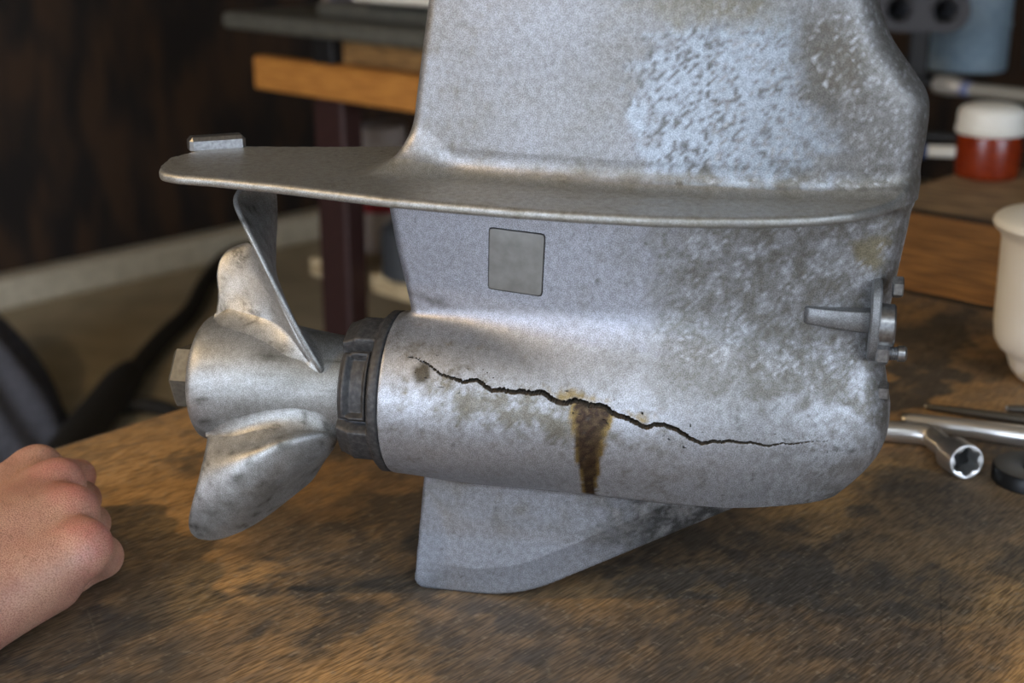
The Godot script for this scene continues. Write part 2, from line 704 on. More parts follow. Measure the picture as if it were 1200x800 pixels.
func shop_light(at: Vector3, turn: float) -> void:
	var side := "left" if at.x < 0 else "right"
	var t := thing("shop_light", "cool white shop light hung behind the camera on the %s, over the bench" % side, "lamp", at, deg_to_rad(turn))
	put("housing", bevel_box(Vector3(1.25, 0.05, 0.2), 0.01), mat(Color(0.8, 0.8, 0.8), 0.5), t, Vector3(0, 0.03, 0))
	var glow := mat(Color(0.9, 0.95, 1.0), 0.6)
	glow.emission_enabled = true
	glow.emission = Color(0.90, 0.95, 1.0)
	glow.emission_energy_multiplier = 2.5
	put("lamp_diffuser", bevel_box(Vector3(1.15, 0.012, 0.14), 0.003), glow, t, Vector3(0, 0.0, 0))
	for s in [-0.5, 0.5]:
		put("hanger", tube([Vector3(s, 0.055, 0), Vector3(s, 3.0 - at.y, 0)], [0.003, 0.003], 6, 1), M.dark_steel, t)
	var l := AreaLight3D.new()
	l.name = "shop_light_lamp"
	l.area_size = Vector2(1.15, 0.14)
	l.area_normalize_energy = true
	l.light_color = Color(0.90, 0.95, 1.0)
	l.light_energy = 1.7
	l.shadow_enabled = true
	l.area_range = 12.0
	l.position = Vector3(0, -0.012, 0)
	l.rotation_degrees = Vector3(-90, 0, 0)
	t.add_child(l, true)

func bulb_lamp(at: Vector3) -> void:
	var t := thing("pendant_lamp", "warm bulb hanging on a cord to the left of the bench", "lamp", at)
	var glow := mat(Color(1, 0.9, 0.7), 0.5)
	glow.emission_enabled = true
	glow.emission = Color(1.0, 0.85, 0.63)
	glow.emission_energy_multiplier = 6.0
	put("bulb", lathe([Vector2(-0.05, 0.0), Vector2(-0.048, 0.016), Vector2(-0.036, 0.029), Vector2(-0.018, 0.035), Vector2(0.0, 0.033), Vector2(0.02, 0.024), Vector2(0.04, 0.015), Vector2(0.055, 0.014)], 24), glow, t)
	put("lamp_socket", lathe([Vector2(0.05, 0.0), Vector2(0.05, 0.018), Vector2(0.10, 0.02), Vector2(0.11, 0.004), Vector2(0.11, 0.0)], 20), M.black, t)
	put("cord", tube([Vector3(0, 0.10, 0), Vector3(0, 3.0 - at.y, 0)], [0.003, 0.003], 6, 1), M.black, t)
	var l := OmniLight3D.new()
	l.name = "pendant_lamp_light"
	l.light_color = Color(1.0, 0.85, 0.63)
	l.light_energy = 1.4
	l.light_size = 0.03
	l.omni_range = 12.0
	l.omni_attenuation = 2.0
	l.shadow_enabled = true
	t.add_child(l, true)

# ---------------------------------------------------------------- workbench
const BU0 := 0.10
const BU1 := 1.355
const BV0 := -0.951
const BV1 := 0.75

func build_workbench() -> void:
	var t := thing("workbench", "old worn workbench with a brown stained plywood top and plank back", "workbench", uv_at(0, TOP, 0), deg_to_rad(47))
	var m := mat(Color.WHITE, 0.55)
	var pic := bench_pictures()
	m.albedo_texture = pic[0]
	m.roughness_texture = pic[1]
	m.roughness = 1.0
	m.heightmap_enabled = true
	m.heightmap_texture = noise_tex(0.05, 62, Color.BLACK, Color.WHITE, 5, 512)
	m.heightmap_scale = 0.04
	m.detail_enabled = true
	m.detail_blend_mode = BaseMaterial3D.BLEND_MODE_MUL
	m.detail_uv_layer = BaseMaterial3D.DETAIL_UV_2
	m.detail_albedo = noise_tex(0.05, 63, Color(0.70, 0.69, 0.66), Color(1, 1, 1), 6, 1024, 0.45)
	m.uv2_triplanar = true
	m.uv2_scale = Vector3(0.9, 9.0, 9.0)
	# worktop sheet: chamfered slab with its own flat coordinates
	var rows := []
	var th := 0.032
	var outl := [Vector2(BU0, BV0), Vector2(BU1, BV0), Vector2(BU1, BV1), Vector2(BU0, BV1)]
	var v := PackedVector3Array()
	var n := PackedVector3Array()
	var uv := PackedVector2Array()
	var tr := PackedInt32Array()
	for lev in [[0.003, 0.0], [0.0, -0.003], [0.0, -th]]:
		var r := []
		for p: Vector2 in outl:
			var q := Vector2(p.x + (lev[0] if p.x == BU0 else -lev[0]), p.y + (lev[0] if p.y == BV0 else -lev[0]))
			r.append(Vector3(q.x, lev[1], q.y))
		rows.append(r)
	var quad := func(a: Vector3, b: Vector3, c: Vector3, d: Vector3, nn: Vector3) -> void:
		var k := v.size()
		for p in [a, b, c, d]:
			v.append(p)
			n.append(nn)
			uv.append(Vector2((p.x - BU0) / (BU1 - BU0), (p.z - BV0) / (BV1 - BV0)))
		tr.append_array([k, k + 1, k + 2, k, k + 2, k + 3])
	quad.call(rows[0][0], rows[0][1], rows[0][2], rows[0][3], Vector3.UP)
	quad.call(rows[2][0], rows[2][1], rows[2][2], rows[2][3], Vector3.DOWN)
	var outn := [Vector3(0, 0, -1), Vector3(1, 0, 0), Vector3(0, 0, 1), Vector3(-1, 0, 0)]
	for i in 4:
		var j := (i + 1) % 4
		quad.call(rows[1][i], rows[1][j], rows[2][j], rows[2][i], outn[i])
		quad.call(rows[0][i], rows[0][j], rows[1][j], rows[1][i], (outn[i] + Vector3.UP).normalized())
	put("worktop", mesh_of(v, n, tr, PackedColorArray(), uv), m, t)
	# two planks behind, laid across, with dark strips set in the joints; long side of a plank is its local x
	var lay := [[1.3695, 1.715, M.plank_brown, 0.0], [1.742, 2.12, M.plank_grey, 0.002]]
	for p in lay:
		var o := put("plank", bevel_box(Vector3(1.9, 0.04, p[1] - p[0]), 0.0012), p[2], t, Vector3((p[0] + p[1]) / 2, -0.02 - p[3], -0.0))
		o.rotation.y = deg_to_rad(90)
	for q in [[1.3622, 0.0145, 0.0004], [1.729, 0.03, 0.0012]]:  # dark strips added between the boards so the seams read dark
		put("joint_strip", bevel_box(Vector3(q[1], 0.03, 1.68), 0.001), M.rubber, t, Vector3(q[0], -0.015 - q[2], -0.1))
	var dark := mottled(Color(0.17, 0.13, 0.09), Color(0.26, 0.20, 0.14), Vector3(3, 3, 3), 0.8)
	for s in [BV0 + 0.06, BV1 - 0.06]:
		put("rail", bevel_box(Vector3(2.0, 0.09, 0.045), 0.003), dark, t, Vector3(1.1, -th - 0.056, s))
		for u in [0.16, 2.04]:
			put("leg", bevel_box(Vector3(0.08, TOP - 0.034, 0.08), 0.004), dark, t, Vector3(u, -0.034 - (TOP - 0.034) / 2 - 0.0, s + (0.06 if s < 0 else -0.06)))

func seamless(freq: float, seed_: int, w: int, h: int, ow: int, oh: int, oct := 4) -> PackedByteArray:
	var n := FastNoiseLite.new()
	n.noise_type = FastNoiseLite.TYPE_SIMPLEX_SMOOTH
	n.frequency = freq
	n.seed = seed_
	n.fractal_octaves = oct
	var im := n.get_image(w, h)
	im.convert(Image.FORMAT_L8)
	im.resize(ow, oh, Image.INTERPOLATE_CUBIC)
	return im.get_data()

# Colour and roughness of the worktop: grain along u, ground-in oil, rings and scratches.
func bench_pictures() -> Array:
	var w := 1280
	var h := 1740
	var grain := seamless(0.035, 71, 200, 1740, w, h, 5)      # long along u
	var fibre := seamless(0.16, 72, 427, 1740, w, h, 3)
	var tone := seamless(0.0035, 73, w, h, w, h, 4)
	var grime := seamless(0.0062, 74, w, h, w, h, 6)
	var spots := seamless(0.022, 75, w, h, w, h, 4)
	var dust := seamless(0.11, 76, w, h, w, h, 3)
	# worn-in oil and dirt: [u, v, radius along u, radius along v, strength]
	var oil := [[0.59, -0.62, 0.17, 0.10, 0.9], [0.62, -0.50, 0.16, 0.16, 0.75], [0.68, -0.40, 0.11, 0.13, 0.8], [0.34, -0.66, 0.08, 0.07, 0.8], [0.60, -0.40, 0.10, 0.10, 0.5], [0.80, -0.40, 0.1, 0.06, 0.3],
		[1.08, -0.53, 0.10, 0.030, 1.5], [1.26, -0.59, 0.09, 0.036, 1.5], [1.16, -0.56, 0.08, 0.030, 1.4], [0.424, -0.61, 0.018, 0.010, 0.9], [0.737, -0.344, 0.015, 0.025, 0.8], [0.826, -0.437, 0.02, 0.012, 0.9], [0.50, -0.55, 0.04, 0.05, 0.4], [0.83, -0.32, 0.04, 0.02, 0.8], [0.46, -0.70, 0.02, 0.03, 0.5], [0.50, -0.82, 0.03, 0.01, 0.6], [0.58, -0.86, 0.04, 0.01, 0.6]]
	var du := (BU1 - BU0) / w
	var dv := (BV1 - BV0) / h
	# places where the bare orange wood shows
	var bare := [[0.56, -0.90, 0.22, 0.13, 1.0], [0.80, -0.84, 0.3, 0.1, 0.9], [0.92, -0.50, 0.12, 0.08, 0.7], [1.15, -0.48, 0.2, 0.12, 0.6], [0.47, -0.66, 0.09, 0.05, 0.6], [0.72, -0.27, 0.09, 0.06, 0.5], [0.44, -0.50, 0.08, 0.06, 0.4], [0.62, -0.78, 0.10, 0.06, 0.6]]
	var soak := PackedFloat32Array()
	var clean := PackedFloat32Array()
	for pass_ in 2:
		var field := PackedFloat32Array()
		field.resize(w * h)
		for o in (oil if pass_ == 0 else bare):
			var i0 := maxi(0, int((o[0] - o[2] * 1.6 - BU0) / du))
			var i1 := mini(w, int((o[0] + o[2] * 1.6 - BU0) / du))
			var j0 := maxi(0, int((o[1] - o[3] * 1.6 - BV0) / dv))
			var j1 := mini(h, int((o[1] + o[3] * 1.6 - BV0) / dv))
			for j in range(j0, j1):
				var y: float = (BV0 + j * dv - o[1]) / o[3]
				for i in range(i0, i1):
					var x: float = (BU0 + i * du - o[0]) / o[2]
					var k := j * w + i
					var d := x * x + y * y + (spots[k] - 128) * 0.007 + (grime[k] - 128) * 0.010 + (grain[k] - 128) * 0.003
					if d < 1.0:
						field[k] = maxf(field[k], o[4] * minf(1.0, (1.0 - d) * 1.3))
		if pass_ == 0:
			soak = field
		else:
			clean = field
	var col := PackedByteArray()
	col.resize(w * h * 3)
	var rou := PackedByteArray()
	rou.resize(w * h)
	for k in w * h:
		var g := grain[k] * 0.0039216 - 0.5
		var f := fibre[k] * 0.0039216 - 0.5
		var wash := clean[k]
		var a := clampf((tone[k] * 0.0039216 - 0.5) * 1.1 + 0.36 + g * 0.9 + f * 0.7 + wash * 0.55, 0.0, 1.0)
		var d := clampf((grime[k] * 0.0039216 - 0.47) * 2.0 + f * 0.9 + g * 0.5 + soak[k] * 0.95 - wash * 0.35, 0.0, 0.92)
		var s := 0.0
		if dust[k] > 184:
			s = 0.38 * minf(1.0, (dust[k] - 184) * 0.06)
		col[k * 3] = int(lerpf(lerpf(lerpf(124.0, 188.0, a), 82.0, d), 160.0, s))
		col[k * 3 + 1] = int(lerpf(lerpf(lerpf(103.0, 147.0, a), 75.0, d), 148.0, s))
		col[k * 3 + 2] = int(lerpf(lerpf(lerpf(80.0, 96.0, a), 67.0, d), 128.0, s))
		rou[k] = int(clampf(138.0 + d * 26.0 + g * 50.0, 0.0, 255.0))
	var im := Image.create_from_data(w, h, false, Image.FORMAT_RGB8, col)
	# scratches
	for s in 90:
		var x := rng.randf_range(100, w - 200)
		var y := rng.randf_range(50, h - 700)
		var an := rng.randf_range(-0.5, 0.5) + (PI / 2 if rng.randf() < 0.2 else 0.0)
		var dark := rng.randf() < 0.5
		for q in int(rng.randf_range(20, 130)):
			var px := clampi(int(x + cos(an) * q), 0, w - 1)
			var py := clampi(int(y + sin(an) * q), 0, h - 1)
			var c := im.get_pixel(px, py)
			im.set_pixel(px, py, c.lerp(Color(0.10, 0.07, 0.05) if dark else Color(0.66, 0.60, 0.50), rng.randf_range(0.1, 0.45)))
	return [ImageTexture.create_from_image(im), ImageTexture.create_from_image(Image.create_from_data(w, h, false, Image.FORMAT_L8, rou))]

# ---------------------------------------------------------------- outboard lower unit
# Unit axes: x forward along the propeller shaft, y up, z towards the viewer's side; origin on the shaft.
const LEG_Y0 := -0.04
const LEG_Y1 := 0.34
const LEG_N := 191
const PL_X0 := -0.24
const PL_X1 := 0.24
const PLATE_Y := 0.1318

func unit_tables() -> void:
	tab_xt = blurred(table_of([[-0.04, -0.055], [0.0, -0.060], [0.0518, -0.0705], [0.0682, -0.0738], [0.0884, -0.0784], [0.1158, -0.0828], [0.127, -0.0845], [0.134, -0.0665], [0.15, -0.0670], [0.1723, -0.0640], [0.2006, -0.0598], [0.2281, -0.0554], [0.34, -0.041]], LEG_Y0, LEG_Y1, LEG_N), 1)
	tab_xl = blurred(table_of([[-0.04, 0.17], [-0.01, 0.189], [0.0157, 0.1969], [0.0506, 0.1974], [0.0846, 0.2013], [0.1154, 0.2054], [0.127, 0.2066], [0.1544, 0.2099], [0.1767, 0.2112], [0.1863, 0.2096], [0.1982, 0.2006], [0.213, 0.1888], [0.232, 0.1809], [0.26, 0.176], [0.34, 0.174]], LEG_Y0, LEG_Y1, LEG_N), 6)
	tab_hub = table_of([[-0.2, 0.0345], [-0.1985, 0.0378], [-0.1955, 0.0388], [-0.190, 0.0392], [-0.180, 0.0389], [-0.165, 0.0378], [-0.150, 0.0358], [-0.135, 0.0334], [-0.120, 0.0314], [-0.110, 0.0306], [-0.106, 0.0300]], -0.2, -0.106, 189)
	tab_w = blurred(table_of([[-0.24, -0.03], [-0.2155, 0.0], [-0.210, 0.028], [-0.203, 0.041], [-0.19, 0.0475], [-0.169, 0.050], [-0.129, 0.0585], [-0.058, 0.079], [-0.022, 0.0855], [0.01, 0.09], [0.044, 0.0925], [0.078, 0.093], [0.106, 0.090], [0.134, 0.084], [0.154, 0.076], [0.175, 0.062], [0.187, 0.047], [0.196, 0.031], [0.204, 0.010], [0.208, -0.004], [0.24, -0.08]], PL_X0, PL_X1, 241), 2)
	var cr := [[-0.070, 0.0345], [-0.0585, 0.0340], [-0.0506, 0.0321], [-0.0468, 0.0303], [-0.0441, 0.0288], [-0.0414, 0.0274], [-0.0384, 0.0271], [-0.0348, 0.0265], [-0.0308, 0.0255], [-0.0273, 0.0249], [-0.0240, 0.0260], [-0.0206, 0.0262], [-0.0176, 0.0251], [-0.0149, 0.0232], [-0.0118, 0.0217], [-0.0061, 0.0225], [-0.0002, 0.0216], [0.0055, 0.0224], [0.0113, 0.0219], [0.0165, 0.0227], [0.0194, 0.0216], [0.0220, 0.0197], [0.0259, 0.0186], [0.0297, 0.0180], [0.0339, 0.0196], [0.0381, 0.0195], [0.0420, 0.0185], [0.0463, 0.0179], [0.0500, 0.0186], [0.0529, 0.0175], [0.0563, 0.0151], [0.0597, 0.0136], [0.0629, 0.0134], [0.0668, 0.0119], [0.0705, 0.0108], [0.0729, 0.0091], [0.0757, 0.0089], [0.0784, 0.0105], [0.0816, 0.0112], [0.0853, 0.0110], [0.0881, 0.0099], [0.0914, 0.0092], [0.0947, 0.0072], [0.0985, 0.0051], [0.1017, 0.0035], [0.1050, 0.0023], [0.1077, 0.0026], [0.1104, 0.0037], [0.1154, 0.0037], [0.1203, 0.0046], [0.1258, 0.0036], [0.1312, 0.0041], [0.1348, 0.0030], [0.1403, 0.0020], [0.1469, 0.0035], [0.1536, 0.0031], [0.1624, 0.0044], [0.1720, 0.0035]]
	tab_cy = table_of(cr, -0.07, 0.172, 485)
	for i in tab_cy.size():
		var x := lerpf(-0.07, 0.172, i / 484.0)
		tab_cy[i] += n_fine.get_noise_1d(x * 2.2) * 0.0008 + n_fine.get_noise_1d(x * 6.0 + 9.0) * 0.0003
	tab_cw = table_of([[-0.07, 0.0], [-0.060, 0.0003], [-0.050, 0.0005], [-0.042, 0.0009], [-0.03, 0.0016], [0.0, 0.0021], [0.03, 0.0025], [0.06, 0.0025], [0.09, 0.0022], [0.105, 0.0020], [0.125, 0.0013], [0.142, 0.0009], [0.16, 0.0005], [0.172, 0.0]], -0.07, 0.172, 485)

func look(t: PackedFloat32Array, lo: float, hi: float, x: float) -> float:
	var f := clampf((x - lo) / (hi - lo), 0.0, 0.999999) * (t.size() - 1)
	var i := int(f)
	return lerpf(t[i], t[i + 1], f - i)

func d_leg(x: float, y: float, z: float) -> float:
	var xt := look(tab_xt, LEG_Y0, LEG_Y1, y)
	var xl := look(tab_xl, LEG_Y0, LEG_Y1, y)
	var s := clampf((x - xt) / (xl - xt), 0.0, 1.0)
	var up := clampf((y - 0.12) / 0.03, 0.0, 1.0)
	var t0 := lerpf(0.0045, 0.0085, up)
	var big := lerpf(0.029, 0.032, up)
	var h := 0.0
	if s < 0.62:
		h = t0 + (big - t0) * sin(s / 0.62 * PI / 2)
	else:
		var q := (s - 0.62) / 0.38
		h = big - (big - 0.017) * q * q
	var e := maxf(xt - x, x - xl) * 0.97
	var d := smax((absf(z) - h) * 0.95, e, lerpf(0.006, 0.020, s))
	return maxf(d, maxf(y - 0.325, -0.03 - y))

func d_bullet(x: float, y: float, z: float) -> float:
	var r := sqrt(y * y + z * z)
	if x < 0.078:
		var rr := 0.0507 - 0.0022 * smoothstep(-0.03, -0.08, x)
		return smax(r - rr, -0.079 - x, 0.003)
	var px := (x - 0.078) / 0.1195
	var pr := r / 0.0507
	var k0 := sqrt(px * px + pr * pr)
	var gx := px / 0.1195
	var gr := pr / 0.0507
	return k0 * (k0 - 1.0) / sqrt(gx * gx + gr * gr)

func d_plate(x: float, y: float, z: float) -> float:
	var w := look(tab_w, PL_X0, PL_X1, x)
	return smax(absf(y - PLATE_Y - 0.0004) - 0.0029, (absf(z) - w) * 0.85, 0.0028)

func d_skeg(x: float, y: float, z: float) -> float:
	if y > -0.02:
		return 0.03 + y
	var trail := (-0.0649 - 0.113 * (y + 0.0549) * -1.0 - x) * 0.994
	var front := (-y - 0.1258 + (x - 0.0) * 0.572) * 0.868
	var d := smax(smax(-0.1295 - y, front, 0.013), trail, 0.008)
	var h := 0.0042 + 0.0035 * clampf((y + 0.129) / 0.08, 0.0, 1.0)
	h *= clampf(0.35 + minf(-d, 0.02) / 0.02 * 0.65, 0.3, 1.0)
	return smax(absf(z) - h, d, 0.003)

func d_crack(x: float, y: float) -> float:
	if x < -0.07 or x > 0.172:
		return 1.0
	var slope := (look(tab_cy, -0.07, 0.172, x + 0.001) - look(tab_cy, -0.07, 0.172, x - 0.001)) / 0.002
	return absf(y - look(tab_cy, -0.07, 0.172, x)) / sqrt(1.0 + slope * slope)

func d_casing(x: float, y: float, z: float) -> float:
	var bul := d_bullet(x, y, z)
	var leg := d_leg(x, y, z)
	var d := smin(bul, leg, lerpf(0.004, 0.034, clampf((x + 0.075) / 0.2, 0.0, 1.0)))
	if y > 0.08:
		var pl := d_plate(x, y, z)
		var k := 0.014 + 0.019 * smoothstep(-0.035, -0.07, x) * smoothstep(0.125, 0.14, y)
		if y < 0.130:
			k = 0.006
		d = smin(d, pl, k)
	else:
		d = smin(d, d_skeg(x, y, z), 0.004)
	if crack_on and z > 0.0:
		var c := d_crack(x, y) - look(tab_cw, -0.07, 0.172, x) * 0.5
		if c < 0.003:
			d = maxf(d, -maxf(c, d_floor(x, y, z)))
	return d

func d_floor(x: float, y: float, z: float) -> float:
	return -(d_bullet(x, y, z) + 0.013)

func part_of(p: Vector3) -> int:
	var bul := d_bullet(p.x, p.y, p.z)
	var leg := d_leg(p.x, p.y, p.z)
	var pl := d_plate(p.x, p.y, p.z) if p.y > 0.08 else 1.0
	var sk := d_skeg(p.x, p.y, p.z) if p.y < -0.03 else 1.0
	var m := minf(minf(bul, leg), minf(pl, sk))
	if m == pl:
		return 1
	if m == sk:
		return 4
	if m == bul:
		return 3
	return 0 if p.y > PLATE_Y else 2

func mixc(a: Color, b: Color, t: float) -> Color:
	return a.lerp(b, clampf(t, 0.0, 1.0))

# Linear colours of the casting: oxide, ground-in grime, corrosion, the rust run under the crack.
func cast_colour(p: Vector3, _n: Vector3, part: int) -> Color:
	var a := n_big.get_noise_3dv(p)
	var b := n_mid.get_noise_3dv(p)
	var c := n_fine.get_noise_3dv(p)
	var col := mixc(Color(0.435, 0.445, 0.472), Color(0.36, 0.357, 0.352), 0.45 + a * 0.8 + b * 0.5)
	var grime := Color(0.215, 0.195, 0.16)
	var x := p.x
	var y := p.y
	if part == 0:
		# pitted pale oxide patch, dirt band towards the front and round the foot
		var q := Vector2((x - 0.112) / 0.058, (y - 0.180) / 0.062).length() + b * 0.35
		if q < 1.0:
			col = mixc(col, Color(0.54, 0.60, 0.68), (1.0 - q) * 4.0)
			col = mixc(col, Color(0.20, 0.20, 0.195), (c * 1.5 + b * 0.9 - 0.12) * 3.6 * clampf(1.25 - q, 0, 1))
		var f := (x - 0.148) / 0.035 + b * 0.9
		col = mixc(col, mixc(Color(0.205, 0.19, 0.165), Color(0.345, 0.335, 0.32), 0.5 + c * 0.8 + b), clampf(f, 0.0, 0.85))
		var k := Vector2((x - 0.158 + (y - 0.2) * 0.15) / 0.022, (y - 0.203) / 0.034).length() + b * 0.6 + c * 0.3
		col = mixc(col, Color(0.175, 0.15, 0.115), minf((1.0 - k) * 1.7, 0.85))
		var k2 := Vector2((x - 0.10) / 0.05, (y - 0.232) / 0.018).length() + b * 0.6
		col = mixc(col, Color(0.33, 0.31, 0.26), (1.0 - k2) * 1.5)
		col = mixc(col, grime, (1.0 - absf(y - 0.1425) / 0.005 + b * 1.2) * 0.75 * smoothstep(-0.03, 0.03, x))
		col = mixc(col, Color(0.28, 0.26, 0.23), (absf(b) * 4.0 - 0.9) * 0.5 * smoothstep(0.0, -0.04, x))
		if x > 0.1:
			col = mixc(col, Color(0.62, 0.63, 0.65), (c - 0.18) * 2.0)
	elif part == 1:
		col = mixc(col, Color(0.44, 0.43, 0.39), 0.8 + b * 0.4)
		col = mixc(col, grime, minf((b * 1.3 + c * 0.6 - 0.4) * 1.2, 0.6))
	elif part == 2:
		col = mixc(col, Color(0.45, 0.45, 0.50), 0.6)
		var f := clampf((x - 0.045) / 0.05 + b * 1.1 + a * 0.8, 0.0, 1.0)
		col = mixc(col, mixc(Color(0.205, 0.19, 0.16), Color(0.38, 0.38, 0.385), 0.5 + c * 1.0 + b * 1.3), f * 0.95)
		var k := Vector2((x + 0.058) / 0.016, (y - 0.061 + (x + 0.058) * 0.15) / 0.004).length() + b * 0.9
		col = mixc(col, Color(0.14, 0.13, 0.12), (1.0 - k) * 0.8)
		var k3 := Vector2((x - 0.185) / 0.012, (y - 0.105) / 0.012).length() + b * 0.7
		col = mixc(col, Color(0.28, 0.24, 0.16), (1.0 - k3) * 2.0)
		if x > 0.09:
			col = mixc(col, Color(0.60, 0.61, 0.63), (c + b * 0.5 - 0.22) * 2.0)
	elif part == 3:
		col = mixc(col, Color(0.54, 0.55, 0.58), 0.45)
		if p.z > -0.01:
			var dc := y - look(tab_cy, -0.07, 0.172, clampf(x, -0.07, 0.172))
			var g := (1.0 - absf(dc + 0.011) / 0.017) * smoothstep(-0.062, -0.02, x) * smoothstep(0.075, 0.03, x) + b * 0.9 + c * 0.6
			col = mixc(col, Color(0.15, 0.125, 0.075), minf((g - 0.02) * 0.95, 0.8))
			var g2 := (1.0 - absf(dc - 0.003) / 0.006) * smoothstep(0.0, 0.03, x) * smoothstep(0.11, 0.07, x) + b
			col = mixc(col, Color(0.30, 0.22, 0.10), (g2 - 0.5) * 1.6)
			var s := Vector2((x + 0.053) / 0.007, (y - 0.0265) / 0.006).length() + b * 0.6
			col = mixc(col, Color(0.10, 0.09, 0.07), (1.0 - s) * 2.0)
			# rust run: wide under the crack, narrow at the foot
			var tt := clampf((0.020 - y) / 0.060, 0.0, 1.0)
			var half := lerpf(0.0152, 0.0036, pow(tt, 0.6))
			var e := absf(x - lerpf(0.0455, 0.0425, tt)) / half + b * 0.28 + c * 0.16
			if dc < 0.001 and y > -0.046:
				col = mixc(col, Color(0.29, 0.20, 0.07), (1.06 - e) * 6.0)
				col = mixc(col, mixc(Color(0.045, 0.026, 0.016), Color(0.12, 0.08, 0.04), 0.3 + c * 1.4), (0.86 - e) * 4.0)
		var fs := clampf((x - 0.045) / 0.05 + b * 1.1 + a * 0.8, 0.0, 1.0) * smoothstep(0.012 + b * 0.02, 0.034 + b * 0.02, y)
		col = mixc(col, mixc(Color(0.205, 0.19, 0.16), Color(0.38, 0.38, 0.385), 0.5 + c * 1.0 + b * 1.3), fs * 0.85)
		var f := clampf((x - 0.10) / 0.06 + b * 1.0, 0.0, 1.0) * (1.0 - fs)
		col = mixc(col, mixc(Color(0.28, 0.27, 0.25), Color(0.58, 0.60, 0.63), 0.5 + b * 1.6 + c * 0.9), f * 0.75)
		col = mixc(col, Color(0.18, 0.175, 0.165), (b * 1.5 - c * 0.6 - 0.5) * 1.4 * smoothstep(0.06, 0.12, x))
	else:
		col = mixc(col, Color(0.50, 0.54, 0.61), smoothstep(-0.082, -0.092, y - x * 0.03) * 0.6)
		var f := smoothstep(0.02, 0.075, x + b * 0.035) * smoothstep(-0.110, -0.075, y)
		col = mixc(col, mixc(Color(0.075, 0.075, 0.07), Color(0.30, 0.30, 0.30), 0.40 + b * 1.4 + c * 1.2), f * 0.97)
		col = mixc(col, Color(0.34, 0.33, 0.31), (b * 1.5) * smoothstep(-0.09, -0.06, y))
	col = mixc(col, Color(0.16, 0.155, 0.14), (-c - 0.44) * 2.0)
	return col

func build_unit() -> void:
	unit_tables()
	var t := thing("outboard_lower_unit", "large cracked cast aluminium outboard gearcase with propeller standing on its skeg", "outboard motor", Vector3(0.010, TOP + 0.1297, -0.7738), deg_to_rad(-12.4))
	var net := nets(d_casing, Vector3(-0.232, -0.136, -0.10), Vector3(0.222, 0.334, 0.102), 0.002, 1.6)
	var clear := func(p: Vector3) -> bool:
		return p.z < 0.0 or p.y < -0.03 or p.y > 0.06 or p.x < -0.0735 or p.x > 0.1755 or d_crack(clampf(p.x, -0.0699, 0.1719), p.y) > 0.0042
	var names := ["drive_leg", "anti_ventilation_plate", "gearcase_strut", "gearcase_bullet", "skeg"]
	var parts := split_net(net, part_of, cast_colour, clear)
	for k in parts:
		put(names[k], parts[k], M.cast, t)
	# the cracked strip, meshed finely: lips of bare metal, dark walls inside the crack
	crack_on = true
	var fine := nets(d_casing, Vector3(-0.0765, -0.008, 0.022), Vector3(0.1785, 0.044, 0.060), 0.0006, 2.2)
	crack_on = false
	var strip := func(p: Vector3) -> bool:
		return d_crack(clampf(p.x, -0.0699, 0.1719), p.y) < 0.0064
	var inside := func(p: Vector3) -> int:
		return 1 if d_casing(p.x, p.y, p.z) < -0.00035 and d_crack(p.x, p.y) < look(tab_cw, -0.07, 0.172, p.x) * 0.5 + 0.0005 else 0
	var two := split_net(fine, inside, func(p, n, _k): return cast_colour(p, n, 3), strip)
	put("gearcase_bullet", two[0], M.cast, t)
	var cr := put("crack", two[1], M.crack, t)
	cr.set_meta("label", "long jagged dark crack")
	build_carrier(t)
	build_propeller(t)
	build_plate_panel(t)
	build_lug(t)
	# zinc pad on the far rear corner of the plate
	var pad := put("zinc_pad", bevel_box(Vector3(0.034, 0.010, 0.013), 0.0022), M.steel, t, Vector3(-0.2030, PLATE_Y + 0.0058, -0.0375))
	pad.rotation.y = deg_to_rad(34)

func build_plate_panel(t: Node3D) -> void:
	# square inspection panel let into the strut; its four corners lie on the casting
	var c := [Vector2(-0.0195, 0.1075), Vector2(0.0135, 0.1065), Vector2(0.0118, 0.0705), Vector2(-0.0205, 0.0715)]
	for lay in [["groove_shade", 0.0, 0.0004, M.groove_shade], ["inspection_panel", 0.0004, 0.0008, M.plate]]:  # first layer: dark frame, the shade of the recess edge put in as colour
		var o := PackedVector2Array()
		var cen := Vector2.ZERO
		for p in c:
			cen += p / 4.0
		for i in 4:
			var p: Vector2 = c[i]
			for q in [-1, 0, 1]:
				var prev: Vector2 = c[(i + 3) % 4]
				var next: Vector2 = c[(i + 1) % 4]
				var r := 0.0022
				var a := p + (prev - p).normalized() * r
				var b := p + (next - p).normalized() * r
				var s := a if q < 0 else b if q > 0 else p.lerp((a + b) / 2, 0.45)
				o.append(s + (cen - s).normalized() * lay[1])
		# follow the curve of the strut: a grid of points on the casting, lifted
		var st := SurfaceTool.new()
		st.begin(Mesh.PRIMITIVE_TRIANGLES)
		var rings := []
		for f in [[1.0, -0.002], [1.0, lay[2]], [0.97, lay[2] + 0.0002], [0.66, lay[2] + 0.0002], [0.33, lay[2] + 0.0002], [0.001, lay[2] + 0.0002]]:
			var row := []
			for p in o:
				var s: Vector2 = cen.lerp(p, f[0])
				row.append(Vector3(s.x, s.y, strut_z(s.x, s.y) + f[1]))
			rings.append(row)
		put(lay[0], grid_mesh(rings, true), lay[3], t)

func strut_z(x: float, y: float) -> float:
	var z := 0.08
	for i in 60:
		var d := d_casing(x, y, z)
		z -= d * 0.9
		if absf(d) < 0.00002:
			break
	return z

